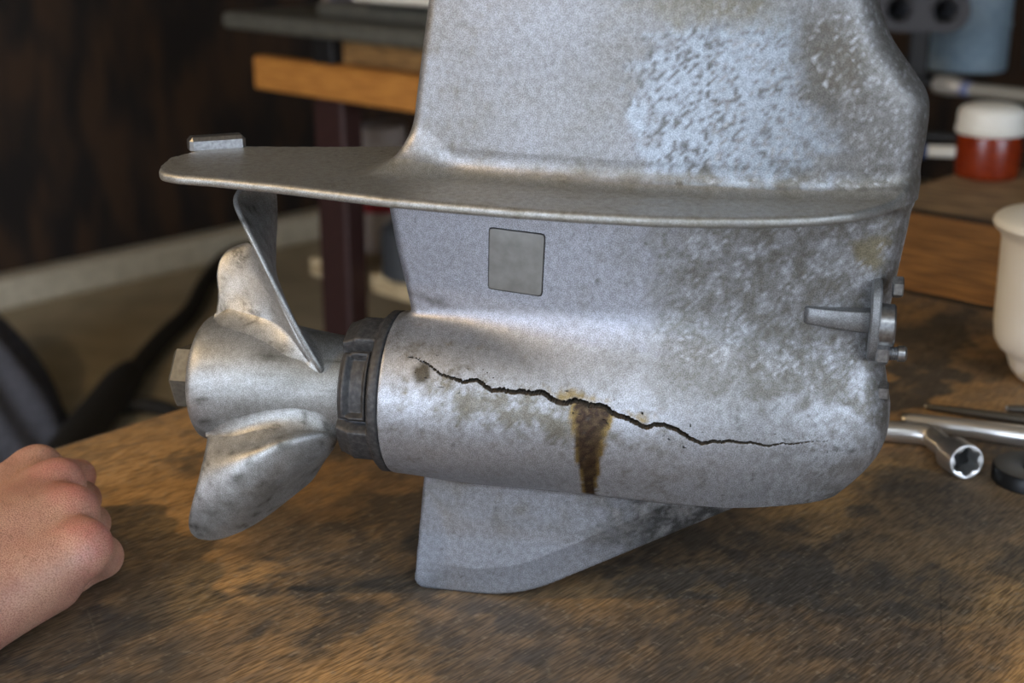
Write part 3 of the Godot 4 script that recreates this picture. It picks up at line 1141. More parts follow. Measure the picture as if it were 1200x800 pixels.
func build_carrier(t: Node3D) -> void:
	# bearing carrier: flange, then a drum with lugs and framed recesses
	var rows := []
	var xs := [-0.0775, -0.0780, -0.0800, -0.0835, -0.0845, -0.0850, -0.0860, -0.0870, -0.0885, -0.0895, -0.0910, -0.0940, -0.0970, -0.0990, -0.1000, -0.1015, -0.1030, -0.1045, -0.1050, -0.1055, -0.1055]
	for i in xs.size():
		var x: float = xs[i]
		var row := []
		for j in 240:
			var f := TAU * j / 240.0      # 0 = up, quarter turn = towards the viewer
			var r := carrier_r(x, f)
			if i == 0:
				r = 0.02
			elif i == xs.size() - 1:
				r = 0.012
			row.append(Vector3(x, r * cos(f), r * sin(f)))
		rows.append(row)
	put("bearing_carrier", grid_mesh(rows, true), M.carrier, t)
	# dark seal lip and the shaft between carrier and hub
	put("shaft_seal", lathe([Vector2(-0.104, 0.020), Vector2(-0.111, 0.020), Vector2(-0.111, 0.0)], 40, "x"), M.black, t)

func carrier_r(x: float, f: float) -> float:
	var deg := rad_to_deg(f)
	if x > -0.0840:
		return 0.0482
	if x > -0.0853:
		return 0.0468
	var base := 0.0385
	var lug := 0.0
	for c in [18.0, 118.0, 198.0, 298.0]:
		var d := absf(fposmod(deg - c + 180.0, 360.0) - 180.0)
		lug = maxf(lug, smoothstep(19.0, 14.0, d))
	var framed := 0.0
	for c in [68.0, 158.0, 248.0, 338.0]:
		var d := absf(fposmod(deg - c + 180.0, 360.0) - 180.0)
		var fx := smoothstep(-0.0862, -0.0870, x) * smoothstep(-0.1035, -0.1030, x)
		var hole := smoothstep(25.0, 23.5, d) * smoothstep(-0.0890, -0.0896, x) * smoothstep(-0.0995, -0.0988, x)
		var out := smoothstep(30.0, 28.5, d) * fx
		framed = maxf(framed, out - hole * 0.85)
	var step := smoothstep(-0.0985, -0.0992, x) * 0.0018
	return maxf(base + framed * 0.0042, base + lug * 0.0078 * (1.0 - smoothstep(-0.0995, -0.105, x) * 0.25)) - step

func build_lug(t: Node3D) -> void:
	var t2 := Node3D.new()
	t2.name = "mounting_lug"
	t.add_child(t2, true)
	var col := func(p): return cast_colour(p, Vector3.UP, 2)
	# upright ear (outline in y, z), with a web on its rear side
	var o := PackedVector2Array()
	for i in 25:
		var a := PI * i / 24.0
		o.append(Vector2(0.0680 + cos(a) * 0.0225, 0.018 + pow(sin(a), 0.8) * 0.0165))
	o.append(Vector2(0.0455, 0.008))
	o.append(Vector2(0.0905, 0.008))
	put("lug_ear", extrude(o, 0.1882, 0.1935, "x", 0.001), M.lug, t2)
	var fin := []
	for i in 13:
		var f := i / 12.0
		var x := lerpf(0.1545, 0.1880, f)
		var z1 := strut_z(x, 0.07) + lerpf(0.0005, 0.0085, pow(f, 0.6))
		var row := []
		var hh := lerpf(0.0048, 0.0060, f)
		var yc := 0.0705 - f * 0.002
		for q in [[-1, -0.012], [-1, -0.001], [-0.8, 0.0], [0.0, 0.0008], [0.8, 0.0], [1, -0.001], [1, -0.012]]:
			row.append(Vector3(x, yc + q[0] * hh, z1 + q[1]))
		fin.append(row)
	var first := []
	for p: Vector3 in fin[0]:
		first.append(Vector3(p.x - 0.001, p.y, p.z - 0.006))
	fin.push_front(first)
	put("lug_web", grid_mesh(fin), M.lug, t2)
	put("lug_boss", lathe([Vector2(0.1925, 0.0), Vector2(0.1925, 0.0115), Vector2(0.2005, 0.0115), Vector2(0.2015, 0.0105), Vector2(0.2015, 0.0)], 40, "x"), M.steel, t2, Vector3(0, 0.0665, 0.0225))
	bolt(t2, Vector3(0.1985, 0.0870, 0.0200), 0.0058, 0.0058, 0.0)
	bolt(t2, Vector3(0.1925, 0.0525, 0.0265), 0.0068, 0.0068, 0.0095)
	bolt(t2, Vector3(0.1955, 0.0265, 0.0130), 0.0056, 0.0060, 0.0)

# A hexagon head or nut with its axis along x; stud > 0 lets a domed thread end stand out of it.
func bolt(parent: Node3D, at: Vector3, r: float, l: float, stud: float) -> void:
	var o := PackedVector2Array()
	for i in 6:
		o.append(Vector2(cos(TAU * i / 6.0), sin(TAU * i / 6.0)) * r)
	var hold := Node3D.new()
	hold.name = "bolt"
	var m := extrude(o, 0.0, l, "x", r * 0.14)
	if stud > 0.0:
		put("hex_nut", m, M.steel, parent, at)
		var prof := [Vector2(0.0, 0.0), Vector2(0.0, 0.0036)]
		for i in 4:
			prof.append_array([Vector2(l + stud * i * 0.12, 0.0039), Vector2(l + stud * (i * 0.12 + 0.06), 0.0033)])
		prof.append_array([Vector2(l + stud * 0.5, 0.0044), Vector2(l + stud * 0.86, 0.0044), Vector2(l + stud * 0.97, 0.0030), Vector2(l + stud, 0.0)])
		put("stud", lathe(prof, 24, "x"), M.steel, parent, at)
	else:
		put("hex_bolt", m, M.steel, parent, at)
	hold.free()

func prop_colour(p: Vector3) -> Color:
	var a := n_big.get_noise_3dv(p)
	var b := n_mid.get_noise_3dv(p)
	var c := n_fine.get_noise_3dv(p)
	var col := mixc(Color(0.50, 0.50, 0.49), Color(0.36, 0.355, 0.335), 0.5 + a * 1.2 + b * 0.9)
	col = mixc(col, Color(0.15, 0.145, 0.13), (b * 1.3 + c * 0.8 - 0.34) * 2.0)
	col = mixc(col, Color(0.60, 0.60, 0.58), (c - 0.3) * 1.5)
	return col

# Smooth sheet through rows of control points, given thickness with rounded edges.
func blade_grid(rows: Array) -> Array:
	var nu := 44
	var nv := 34
	var g := []
	for i in nu + 1:
		var fu := float(i) / nu * (rows.size() - 1)
		var k := mini(int(fu), rows.size() - 2)
		var line := []
		for j in nv + 1:
			var q := []
			for r in [k - 1, k, k + 1, k + 2]:
				q.append(along_row(rows[clampi(r, 0, rows.size() - 1)], float(j) / nv))
			line.append((q[1] as Vector3).cubic_interpolate(q[2], q[0], q[3], fu - k))
		g.append(line)
	return g

# The rounded root: from the hub up onto both faces of the blade.
func blade_root(g: Array, r: float, w: float, side: float) -> ArrayMesh:
	var nu: int = g.size() - 1
	var nv: int = g[0].size() - 1
	var rows := []
	for j in nv + 1:
		var at := 1
		while at < nu - 6 and Vector2(g[at][j].y, g[at][j].z).length() < hub_r(g[at][j].x):
			at += 1
		var p: Vector3 = g[at][j]
		var o: Vector3 = g[at - 1][j]
		var ro := Vector2(o.y, o.z).length() - hub_r(o.x)
		var rp := Vector2(p.y, p.z).length() - hub_r(p.x)
		if ro < 0.0 and rp > 0.0:
			p = o.lerp(p, -ro / (rp - ro))
		var du: Vector3 = (g[at + 5][j] - g[maxi(at - 1, 0)][j]).normalized()
		var dv: Vector3 = (g[at][mini(j + 1, nv)] - g[at][maxi(j - 1, 0)]).normalized()
		var n := du.cross(dv).normalized() * side
		var hubn := Vector3(0, p.y, p.z).normalized()
		var tan := (n - hubn * n.dot(hubn)).normalized()
		var e := minf(float(j), float(nv - j)) / nv
		var rr := r * lerpf(0.25, 1.0, smoothstep(0.0, 0.22, e))
		var row := []
		for k in 13:
			var f := PI / 2 * k / 12.0
			var q := p + tan * w * 0.9 + (tan * (1.0 - sin(f)) + du * (1.0 - cos(f))) * rr
			var l := Vector2(q.y, q.z).length()
			var want := hub_r(q.x) - 0.0003 + maxf(0.0, du.dot(hubn)) * (1.0 - cos(f)) * rr
			var sc := lerpf(want / l, 1.0, smoothstep(0.45, 1.0, k / 12.0))
			q = Vector3(q.x, q.y * sc, q.z * sc)
			row.append(q)
		rows.append(row)
	return grid_mesh(rows, false, prop_colour)

func blade(g: Array, t_tip: float) -> ArrayMesh:
	var nu: int = g.size() - 1
	var nv: int = g[0].size() - 1
	var up := []
	for i in nu + 1:
		# closed section: over the face, round the edge, back along the other face
		var sec := []
		var back := []
		var endf := clampf((1.0 - float(i) / nu) / 0.06, 0.0, 1.0)
		var t := t_tip * sqrt(1.0 - (1.0 - endf) * (1.0 - endf)) * 0.5 + 0.00005
		for j in nv + 1:
			var du: Vector3 = g[mini(i + 1, nu)][j] - g[maxi(i - 1, 0)][j]
			var dv: Vector3 = g[i][mini(j + 1, nv)] - g[i][maxi(j - 1, 0)]
			var n := du.cross(dv).normalized()
			var ef := clampf(minf(float(j), float(nv - j)) / nv / 0.05, 0.0, 1.0)
			var w := t * (0.25 + 0.75 * sqrt(1.0 - (1.0 - ef) * (1.0 - ef)))
			sec.append(g[i][j] + n * w)
			back.push_front(g[i][j] - n * w)
		sec.append_array(back)
		up.append(sec)
	return grid_mesh(up, true, prop_colour)

func hub_r(x: float) -> float:
	return look(tab_hub, -0.2, -0.106, x)

func along_row(r: Array, f: float) -> Vector3:
	var x := f * (r.size() - 1)
	var k := mini(int(x), r.size() - 2)
	return (r[k] as Vector3).cubic_interpolate(r[k + 1], r[maxi(k - 1, 0)], r[mini(k + 2, r.size() - 1)], x - k)

func build_propeller(t: Node3D) -> void:
	var p := Node3D.new()
	p.name = "propeller"
	t.add_child(p, true)
	put("hub", lathe([Vector2(-0.194, 0.0), Vector2(-0.194, 0.030), Vector2(-0.1985, 0.0325), Vector2(-0.2000, 0.0345), Vector2(-0.1998, 0.0362), Vector2(-0.1985, 0.0378), Vector2(-0.1955, 0.0388), Vector2(-0.190, 0.0392), Vector2(-0.180, 0.0389), Vector2(-0.165, 0.0378), Vector2(-0.150, 0.0358), Vector2(-0.135, 0.0334), Vector2(-0.120, 0.0314), Vector2(-0.110, 0.0306), Vector2(-0.1075, 0.0300), Vector2(-0.1068, 0.0285), Vector2(-0.1068, 0.0)], 96, "x", prop_colour), M.prop, p)
	var near := [
		[Vector3(-0.1167, 0.0108, 0.0200), Vector3(-0.1314, 0.0168, 0.0080), Vector3(-0.1482, 0.0295, -0.0040)],
		[Vector3(-0.1185, 0.0204, 0.0270), Vector3(-0.1306, 0.0251, 0.0120), Vector3(-0.1453, 0.0335, -0.0040)],
		[Vector3(-0.1292, 0.0398, 0.0280), Vector3(-0.1384, 0.0405, 0.0120), Vector3(-0.1503, 0.0411, -0.0080)],
		[Vector3(-0.1437, 0.0683, 0.0270), Vector3(-0.1507, 0.0631, 0.0060), Vector3(-0.1612, 0.0586, -0.0160)],
		[Vector3(-0.1533, 0.0852, 0.0240), Vector3(-0.1575, 0.0799, 0.0000), Vector3(-0.1639, 0.0767, -0.0240)],
		[Vector3(-0.1647, 0.1023, 0.0180), Vector3(-0.1637, 0.0979, -0.0060), Vector3(-0.1642, 0.0934, -0.0300)],
		[Vector3(-0.1727, 0.1122, 0.0100), Vector3(-0.1687, 0.1082, -0.0120), Vector3(-0.1648, 0.1044, -0.0330)],
		[Vector3(-0.1732, 0.1173, 0.0030), Vector3(-0.1696, 0.1142, -0.0150), Vector3(-0.1646, 0.1115, -0.0320)],
		[Vector3(-0.1701, 0.1193, -0.0040), Vector3(-0.1676, 0.1177, -0.0160), Vector3(-0.1650, 0.1154, -0.0280)],
	]
	var far := [
		[Vector3(-0.1941, 0.0332, 0.0040), Vector3(-0.1761, 0.0297, 0.0080), Vector3(-0.1470, 0.0246, 0.0140), Vector3(-0.1221, 0.0142, 0.0220)],
		[Vector3(-0.1931, 0.0418, 0.0000), Vector3(-0.1744, 0.0410, 0.0040), Vector3(-0.1505, 0.0380, 0.0100), Vector3(-0.1245, 0.0228, 0.0230)],
		[Vector3(-0.1930, 0.0519, -0.0040), Vector3(-0.1762, 0.0519, -0.0020), Vector3(-0.1550, 0.0524, 0.0060), Vector3(-0.1326, 0.0377, 0.0220)],
		[Vector3(-0.1954, 0.0611, -0.0090), Vector3(-0.1787, 0.0632, -0.0070), Vector3(-0.1611, 0.0640, -0.0000), Vector3(-0.1444, 0.0569, 0.0160)],
		[Vector3(-0.1952, 0.0687, -0.0130), Vector3(-0.1809, 0.0716, -0.0110), Vector3(-0.1669, 0.0729, -0.0050), Vector3(-0.1533, 0.0698, 0.0080)],
		[Vector3(-0.1917, 0.0740, -0.0160), Vector3(-0.1807, 0.0778, -0.0140), Vector3(-0.1718, 0.0798, -0.0100), Vector3(-0.1624, 0.0786, 0.0000)],
		[Vector3(-0.1863, 0.0770, -0.0180), Vector3(-0.1802, 0.0797, -0.0170), Vector3(-0.1744, 0.0818, -0.0140), Vector3(-0.1678, 0.0820, -0.0060)],
	]
	var low := [
		[Vector3(-0.1941, -0.0240, 0.0220), Vector3(-0.1589, -0.0136, 0.0300), Vector3(-0.1327, -0.0090, 0.0280), Vector3(-0.1109, -0.0131, 0.0180)],
		[Vector3(-0.1891, -0.0288, 0.0340), Vector3(-0.1536, -0.0207, 0.0440), Vector3(-0.1292, -0.0156, 0.0380), Vector3(-0.1091, -0.0177, 0.0240)],
		[Vector3(-0.1874, -0.0405, 0.0480), Vector3(-0.1575, -0.0295, 0.0550), Vector3(-0.1298, -0.0181, 0.0480), Vector3(-0.1103, -0.0227, 0.0240)],
		[Vector3(-0.1906, -0.0551, 0.0530), Vector3(-0.1626, -0.0500, 0.0560), Vector3(-0.1341, -0.0364, 0.0460), Vector3(-0.1145, -0.0305, 0.0190)],
		[Vector3(-0.1960, -0.0709, 0.0510), Vector3(-0.1736, -0.0709, 0.0510), Vector3(-0.1488, -0.0579, 0.0400), Vector3(-0.1221, -0.0409, 0.0140)],
		[Vector3(-0.1980, -0.0814, 0.0470), Vector3(-0.1804, -0.0823, 0.0460), Vector3(-0.1570, -0.0721, 0.0350), Vector3(-0.1295, -0.0522, 0.0100)],
		[Vector3(-0.1938, -0.0874, 0.0440), Vector3(-0.1815, -0.0866, 0.0430), Vector3(-0.1615, -0.0785, 0.0330), Vector3(-0.1349, -0.0592, 0.0080)],
	]
	for q in [[near, 0.0032, 0.006], [far, 0.0034, 0.011], [low, 0.0034, 0.009]]:
		var g := blade_grid(q[0])
		put("blade", blade(g, q[1]), M.prop, p)
		for side in [-1.0, 1.0]:
			put("blade_root", blade_root(g, q[2], q[1] * 0.5, side), M.prop, p)
	var hexo := PackedVector2Array()
	for i in 6:
		hexo.append(Vector2(cos(TAU * (i + 0.35) / 6.0), sin(TAU * (i + 0.35) / 6.0)) * 0.0205)
	put("propeller_nut", extrude(hexo, -0.2195, -0.193, "x", 0.0022), M.prop_nut, p)

# ---------------------------------------------------------------- the hand
var bones: Array = []

func bone(a: Vector3, b: Vector3, ra: float, rb: float, k: float) -> void:
	bones.append([a, b, ra, rb, k, b - a, (b - a).length_squared()])

func d_hand(x: float, y: float, z: float) -> float:
	var p := Vector3(x, y, z)
	var d := 1.0
	for b in bones:
		var f := clampf((p - b[0]).dot(b[5]) / b[6], 0.0, 1.0)
		var q := p.distance_to(b[0] + b[5] * f) - lerpf(b[2], b[3], f)
		d = q if d > 0.5 else smin(d, q, b[4])
	return smax(d, TOP + 0.0005 - y, 0.004)

func skin_colour(p: Vector3, _n: Vector3, _k: int) -> Color:
	var a := n_big.get_noise_3dv(p)
	var b := n_mid.get_noise_3dv(p)
	var c := n_fine.get_noise_3dv(p)
	var col := mixc(Color(0.56, 0.315, 0.215), Color(0.48, 0.24, 0.17), 0.5 + a * 0.9 + b * 0.7)
	for k in knuckles:
		col = mixc(col, Color(0.50, 0.165, 0.13), (1.0 - p.distance_to(k) / 0.022) * 0.75 + b * 0.3)
	col = mixc(col, Color(0.30, 0.15, 0.10), (-c - 0.22) * 1.2)
	return col

var knuckles: Array = []

func build_hand() -> void:
	var im := Vector3(-0.3116, 0.8530, -0.8469)
	var mm := Vector3(-0.2875, 0.8570, -0.8133)
	var rm := Vector3(-0.2690, 0.8540, -0.7795)
	var lm := Vector3(-0.2525, 0.8460, -0.7484)
	var ip := Vector3(-0.2953, 0.8340, -0.8837)
	var mp := Vector3(-0.2851, 0.8290, -0.8570)
	var rp := Vector3(-0.2710, 0.8260, -0.8266)
	var lp := Vector3(-0.2551, 0.8210, -0.7893)
	var wc := Vector3(-0.345, 0.838, -0.690)
	var wu := Vector3(-0.322, 0.826, -0.676)
	var wr := Vector3(-0.378, 0.838, -0.715)
	knuckles = [mm + Vector3(0.004, 0.01, 0), rm + Vector3(0.004, 0.01, 0), lm + Vector3(0.006, 0.008, 0), ip]
	# forearm and wrist
	bone(Vector3(-0.45, 0.858, -0.46), wc, 0.040, 0.027, 0.02)
	bone(Vector3(-0.43, 0.850, -0.455), wu, 0.034, 0.022, 0.02)
	bone(Vector3(-0.47, 0.856, -0.475), wr, 0.034, 0.023, 0.02)
	# back of the hand
	bone(wr, im, 0.022, 0.0155, 0.026)
	bone(wc, mm, 0.024, 0.0155, 0.026)
	bone(wc, rm, 0.024, 0.0150, 0.026)
	bone(wu, lm, 0.022, 0.0140, 0.026)
	bone(wu.lerp(wc, 0.3) + Vector3(0, -0.008, 0), lm.lerp(rm, 0.2) + Vector3(-0.016, -0.022, 0.010), 0.021, 0.017, 0.02)
	bone(wr + Vector3(0, -0.01, 0), im + Vector3(-0.012, -0.026, 0.004), 0.022, 0.018, 0.02)
	# knuckle heads
	for q in [[im, 0.0155], [mm, 0.0165], [rm, 0.0155], [lm, 0.0150]]:
		bone(q[0], q[0] + Vector3(0.003, 0.0015, -0.004), q[1] * 0.90, q[1] * 0.86, 0.010)
	# fingers folded down to the bench and back under the palm
	var fold := [[im, ip, 0.0135, 0.0110], [mm, mp, 0.0140, 0.0115], [rm, rp, 0.0130, 0.0115], [lm, lp, 0.0135, 0.0132]]
	for q in fold:
		var a: Vector3 = q[0]
		var b: Vector3 = q[1]
		bone(a, b, q[2], q[3], 0.006)
		var back := Vector3(-0.020, 0, 0.012)
		var c := Vector3(b.x - 0.006, TOP + 0.0095, b.z + 0.002) + back * 0.5
		bone(b, c, q[3], 0.0095, 0.0035)
		bone(c, c + back * 1.1 + Vector3(0, 0.006, 0), 0.0095, 0.0085, 0.0035)
	# thumb lying along the far side, its tip against the first finger
	var t0 := wr + Vector3(0.002, -0.012, -0.02)
	bone(t0, Vector3(-0.362, 0.828, -0.815), 0.018, 0.0145, 0.012)
	bone(Vector3(-0.362, 0.828, -0.815), Vector3(-0.325, 0.8235, -0.872), 0.0145, 0.0115, 0.005)
	bone(Vector3(-0.325, 0.8235, -0.872), Vector3(-0.300, 0.818, -0.893), 0.0115, 0.0095, 0.004)
	var net := nets(d_hand, Vector3(-0.53, 0.794, -0.93), Vector3(-0.20, 0.915, -0.40), 0.0026, 1.5)
	var skin := mat(Color.WHITE, 0.48)
	skin.vertex_color_use_as_albedo = true
	skin.albedo_texture = noise_tex(0.10, 81, Color(0.74, 0.69, 0.66), Color(1, 1, 1), 5, 512, 0.42)
	skin.heightmap_enabled = true
	skin.heightmap_texture = noise_tex(0.10, 82, Color.BLACK, Color.WHITE, 5, 512)
	skin.heightmap_scale = 0.025
	triplanar(skin, Vector3(16, 16, 16))
	skin.subsurf_scatter_enabled = true
	skin.subsurf_scatter_strength = 0.08
	var m: Dictionary = split_net(net, func(_p): return 0, skin_colour)
	var o := put("person", m[0], skin)
	tag(o, "bare hand of a person resting as a loose fist on the brown bench top", "person")

# ---------------------------------------------------------------- tools on the right
func px(u: float, y: float, v: float) -> Vector3:
	return uv_at(u, TOP + y, v)

func build_tools() -> void:
	# cranked socket wrench, open socket turned towards the viewer
	var a := Vector3(0.2435, TOP + 0.0085, -1.0405)
	var b := Vector3(0.3180, TOP + 0.0085, -1.0259)
	var c := Vector3(0.3277, TOP + 0.0090, -1.0087)
	var d := Vector3(0.3305, TOP + 0.0100, -0.9874)
	var t := thing("socket_wrench", "chrome cranked socket wrench with its open socket facing out, beside the gearcase nose", "wrench", Vector3(0.30, TOP, -1.01))
	var at := t.position
	put("shaft", tube([a - at, b - at, c - at, d - at], [0.0083, 0.0083, 0.0083, 0.0086], 24, 10), M.chrome, t)
	var dir := (Vector3(0.3355, TOP + 0.0145, -0.9489) - d).normalized()
	var sock := socket_mesh(0.0132, 0.034)
	var s := put("socket", sock, M.chrome, t, d - at - dir * 0.003)
	s.basis = basis_along(dir)
	var well := put("socket_well", lathe([Vector2(0.016, 0.0), Vector2(0.016, 0.0108)], 24, "x"), M.black, t, d - at - dir * 0.003)
	well.basis = basis_along(dir)
	# straight bar wrench behind it
	var e := Vector3(0.313, TOP + 0.0095, -1.0545)
	var f := Vector3(0.56, TOP + 0.0105, -0.945)
	var o := thing("bar_wrench", "straight chrome bar tapering to a thin end behind the cranked wrench", "wrench", e)
	put("shaft", tube([Vector3.ZERO, (f - e) * 0.18, (f - e) * 0.4, f - e], [0.0052, 0.0075, 0.0085, 0.009], 24, 8), M.chrome, o)
	var end := put("bar_end", lathe([Vector2(-0.0005, 0.0), Vector2(-0.0005, 0.0046), Vector2(0.001, 0.0055), Vector2(0.004, 0.0055)], 20, "x"), M.steel, o)
	end.basis = basis_along((f - e).normalized())
	# dark punches
	for q in [[Vector3(0.345, TOP + 0.004, -1.098), Vector3(0.50, TOP + 0.006, -1.022), "thin dark steel rod lying behind the chrome bar, its tip showing", 0.0024], [Vector3(0.411, TOP + 0.004, -1.0935), Vector3(0.52, TOP + 0.006, -1.052), "short end of a dark rod at the right edge, under the white jug", 0.0030]]:
		var g := thing("steel_rod", q[2], "rod", q[0])
		var dd: Vector3 = q[1] - q[0]
		put("rod_shaft", tube([Vector3.ZERO, dd * 0.3, dd], [q[3], 0.0042, 0.0058], 16, 6), M.dark_steel, g)
		var tip := put("rod_tip", lathe([Vector2(-0.002, 0.0), Vector2(-0.0015, q[3] * 0.8), Vector2(0.004, q[3] * 1.05), Vector2(0.006, q[3] * 1.0)], 16, "x"), M.steel, g)
		tip.basis = basis_along(dd.normalized())
	# heavy washer
	var w := put("washer", lathe([Vector2(0.0, 0.0095), Vector2(0.0, 0.0295), Vector2(0.0012, 0.031), Vector2(0.0105, 0.031), Vector2(0.012, 0.0298), Vector2(0.012, 0.0125), Vector2(0.0105, 0.0095), Vector2(0.0, 0.0095)], 72), M.black_steel, null, Vector3(0.3845, TOP, -0.953))
	tag(w, "thick black round washer lying flat beside the open socket", "washer")

func basis_along(d: Vector3) -> Basis:
	var y := Vector3.UP
	var z := d.cross(y).normalized()
	return Basis(d, z.cross(d).normalized(), z)

# Socket along x: round outside, twelve-point opening.
func socket_mesh(r: float, l: float) -> ArrayMesh:
	var rows := []
	var seg := 72
	for q in [[0.0, 0.0075, 0], [0.004, 0.0092, 0], [0.009, r, 0], [l - 0.0012, r, 0], [l - 0.0002, r * 0.97, 0], [l, r * 0.93, 0], [l, 0.84, 1], [l - 0.0010, 0.80, 1], [l - 0.020, 0.80, 1]]:
		var row := []
		for j in seg:
			var f := TAU * j / seg
			var rr: float = q[1]
			if q[2] == 1:
				var tri := absf(fposmod(f / TAU * 6.0, 1.0) - 0.5) * 2.0
				rr = r * (q[1] - 0.16 * (1.0 - smoothstep(0.0, 1.0, tri)))
			row.append(Vector3(q[0], rr * cos(f), rr * sin(f)))
		rows.append(row)
	return grid_mesh(rows, true)

func build_jar_and_jug() -> void:
	# white plastic jug at the right edge
	var t := thing("plastic_jug", "white plastic jug with a flared rim, cut by the right edge of the view", "jug", Vector3(0.488, TOP, -1.175))
	var prof := [Vector2(0.001, 0.0), Vector2(0.0, 0.034), Vector2(0.002, 0.040), Vector2(0.010, 0.0465), Vector2(0.020, 0.0500), Vector2(0.025, 0.0525), Vector2(0.029, 0.0580), Vector2(0.036, 0.0620), Vector2(0.050, 0.0640), Vector2(0.09, 0.0645), Vector2(0.126, 0.0650), Vector2(0.132, 0.0665), Vector2(0.136, 0.0715), Vector2(0.140, 0.0735), Vector2(0.143, 0.0725), Vector2(0.146, 0.0690), Vector2(0.148, 0.050), Vector2(0.149, 0.0)]
	put("jug_body", lathe(prof, 64), M.plastic, t)
	put("jug_handle", tube([Vector3(0.062, 0.122, 0.01), Vector3(0.10, 0.12, 0.01), Vector3(0.108, 0.085, 0.01), Vector3(0.10, 0.05, 0.01), Vector3(0.061, 0.045, 0.01)], [0.008, 0.008, 0.008, 0.008, 0.008], 14, 6), M.plastic, t)
	# amber jar with a white screw lid
	var j := thing("jar", "round jar of orange brown grease with a white domed screw lid", "jar", Vector3(0.716, TOP - 0.002, -2.10))
	var amber := mottled(Color(0.42, 0.13, 0.04), Color(0.54, 0.19, 0.06), Vector3(6, 6, 6), 0.25, 0.0, 0.0, 0.02, 91)
	put("jar_body", lathe([Vector2(0.0, 0.0), Vector2(0.0, 0.043), Vector2(0.003, 0.0465), Vector2(0.008, 0.0475), Vector2(0.060, 0.0475), Vector2(0.065, 0.046), Vector2(0.066, 0.042)], 56), amber, j)
	put("jar_lid", lathe([Vector2(0.0655, 0.0), Vector2(0.0655, 0.0495), Vector2(0.067, 0.0510), Vector2(0.074, 0.0512), Vector2(0.0755, 0.0496), Vector2(0.094, 0.0494), Vector2(0.100, 0.0480), Vector2(0.105, 0.0425), Vector2(0.109, 0.030), Vector2(0.111, 0.015), Vector2(0.1115, 0.0)], 64), M.lid, j)
	# black lead with a pale plug behind the jar
	var cab := thing("power_lead", "black lead with a white and blue plug lying behind the jar", "cable", Vector3(0.672, TOP - 0.003, -2.24))
	put("plug", tube([Vector3(0.048, 0.012, 0.0), Vector3(-0.005, 0.012, -0.01)], [0.010, 0.010], 14, 2), M.lid, cab)
	put("plug_band", tube([Vector3(-0.004, 0.012, -0.0098), Vector3(-0.022, 0.012, -0.013)], [0.013, 0.013], 14, 2), mat(Color(0.16, 0.24, 0.42), 0.5), cab)
	put("lead", tube([Vector3(-0.02, 0.012, -0.013), Vector3(-0.07, 0.010, -0.05), Vector3(-0.02, 0.009, -0.16), Vector3(0.10, 0.009, -0.14), Vector3(0.22, 0.009, -0.02), Vector3(0.35, 0.009, 0.08), Vector3(0.50, 0.009, 0.08)], [0.008, 0.009, 0.009, 0.009, 0.009, 0.009, 0.009], 10, 8), M.rubber, cab)

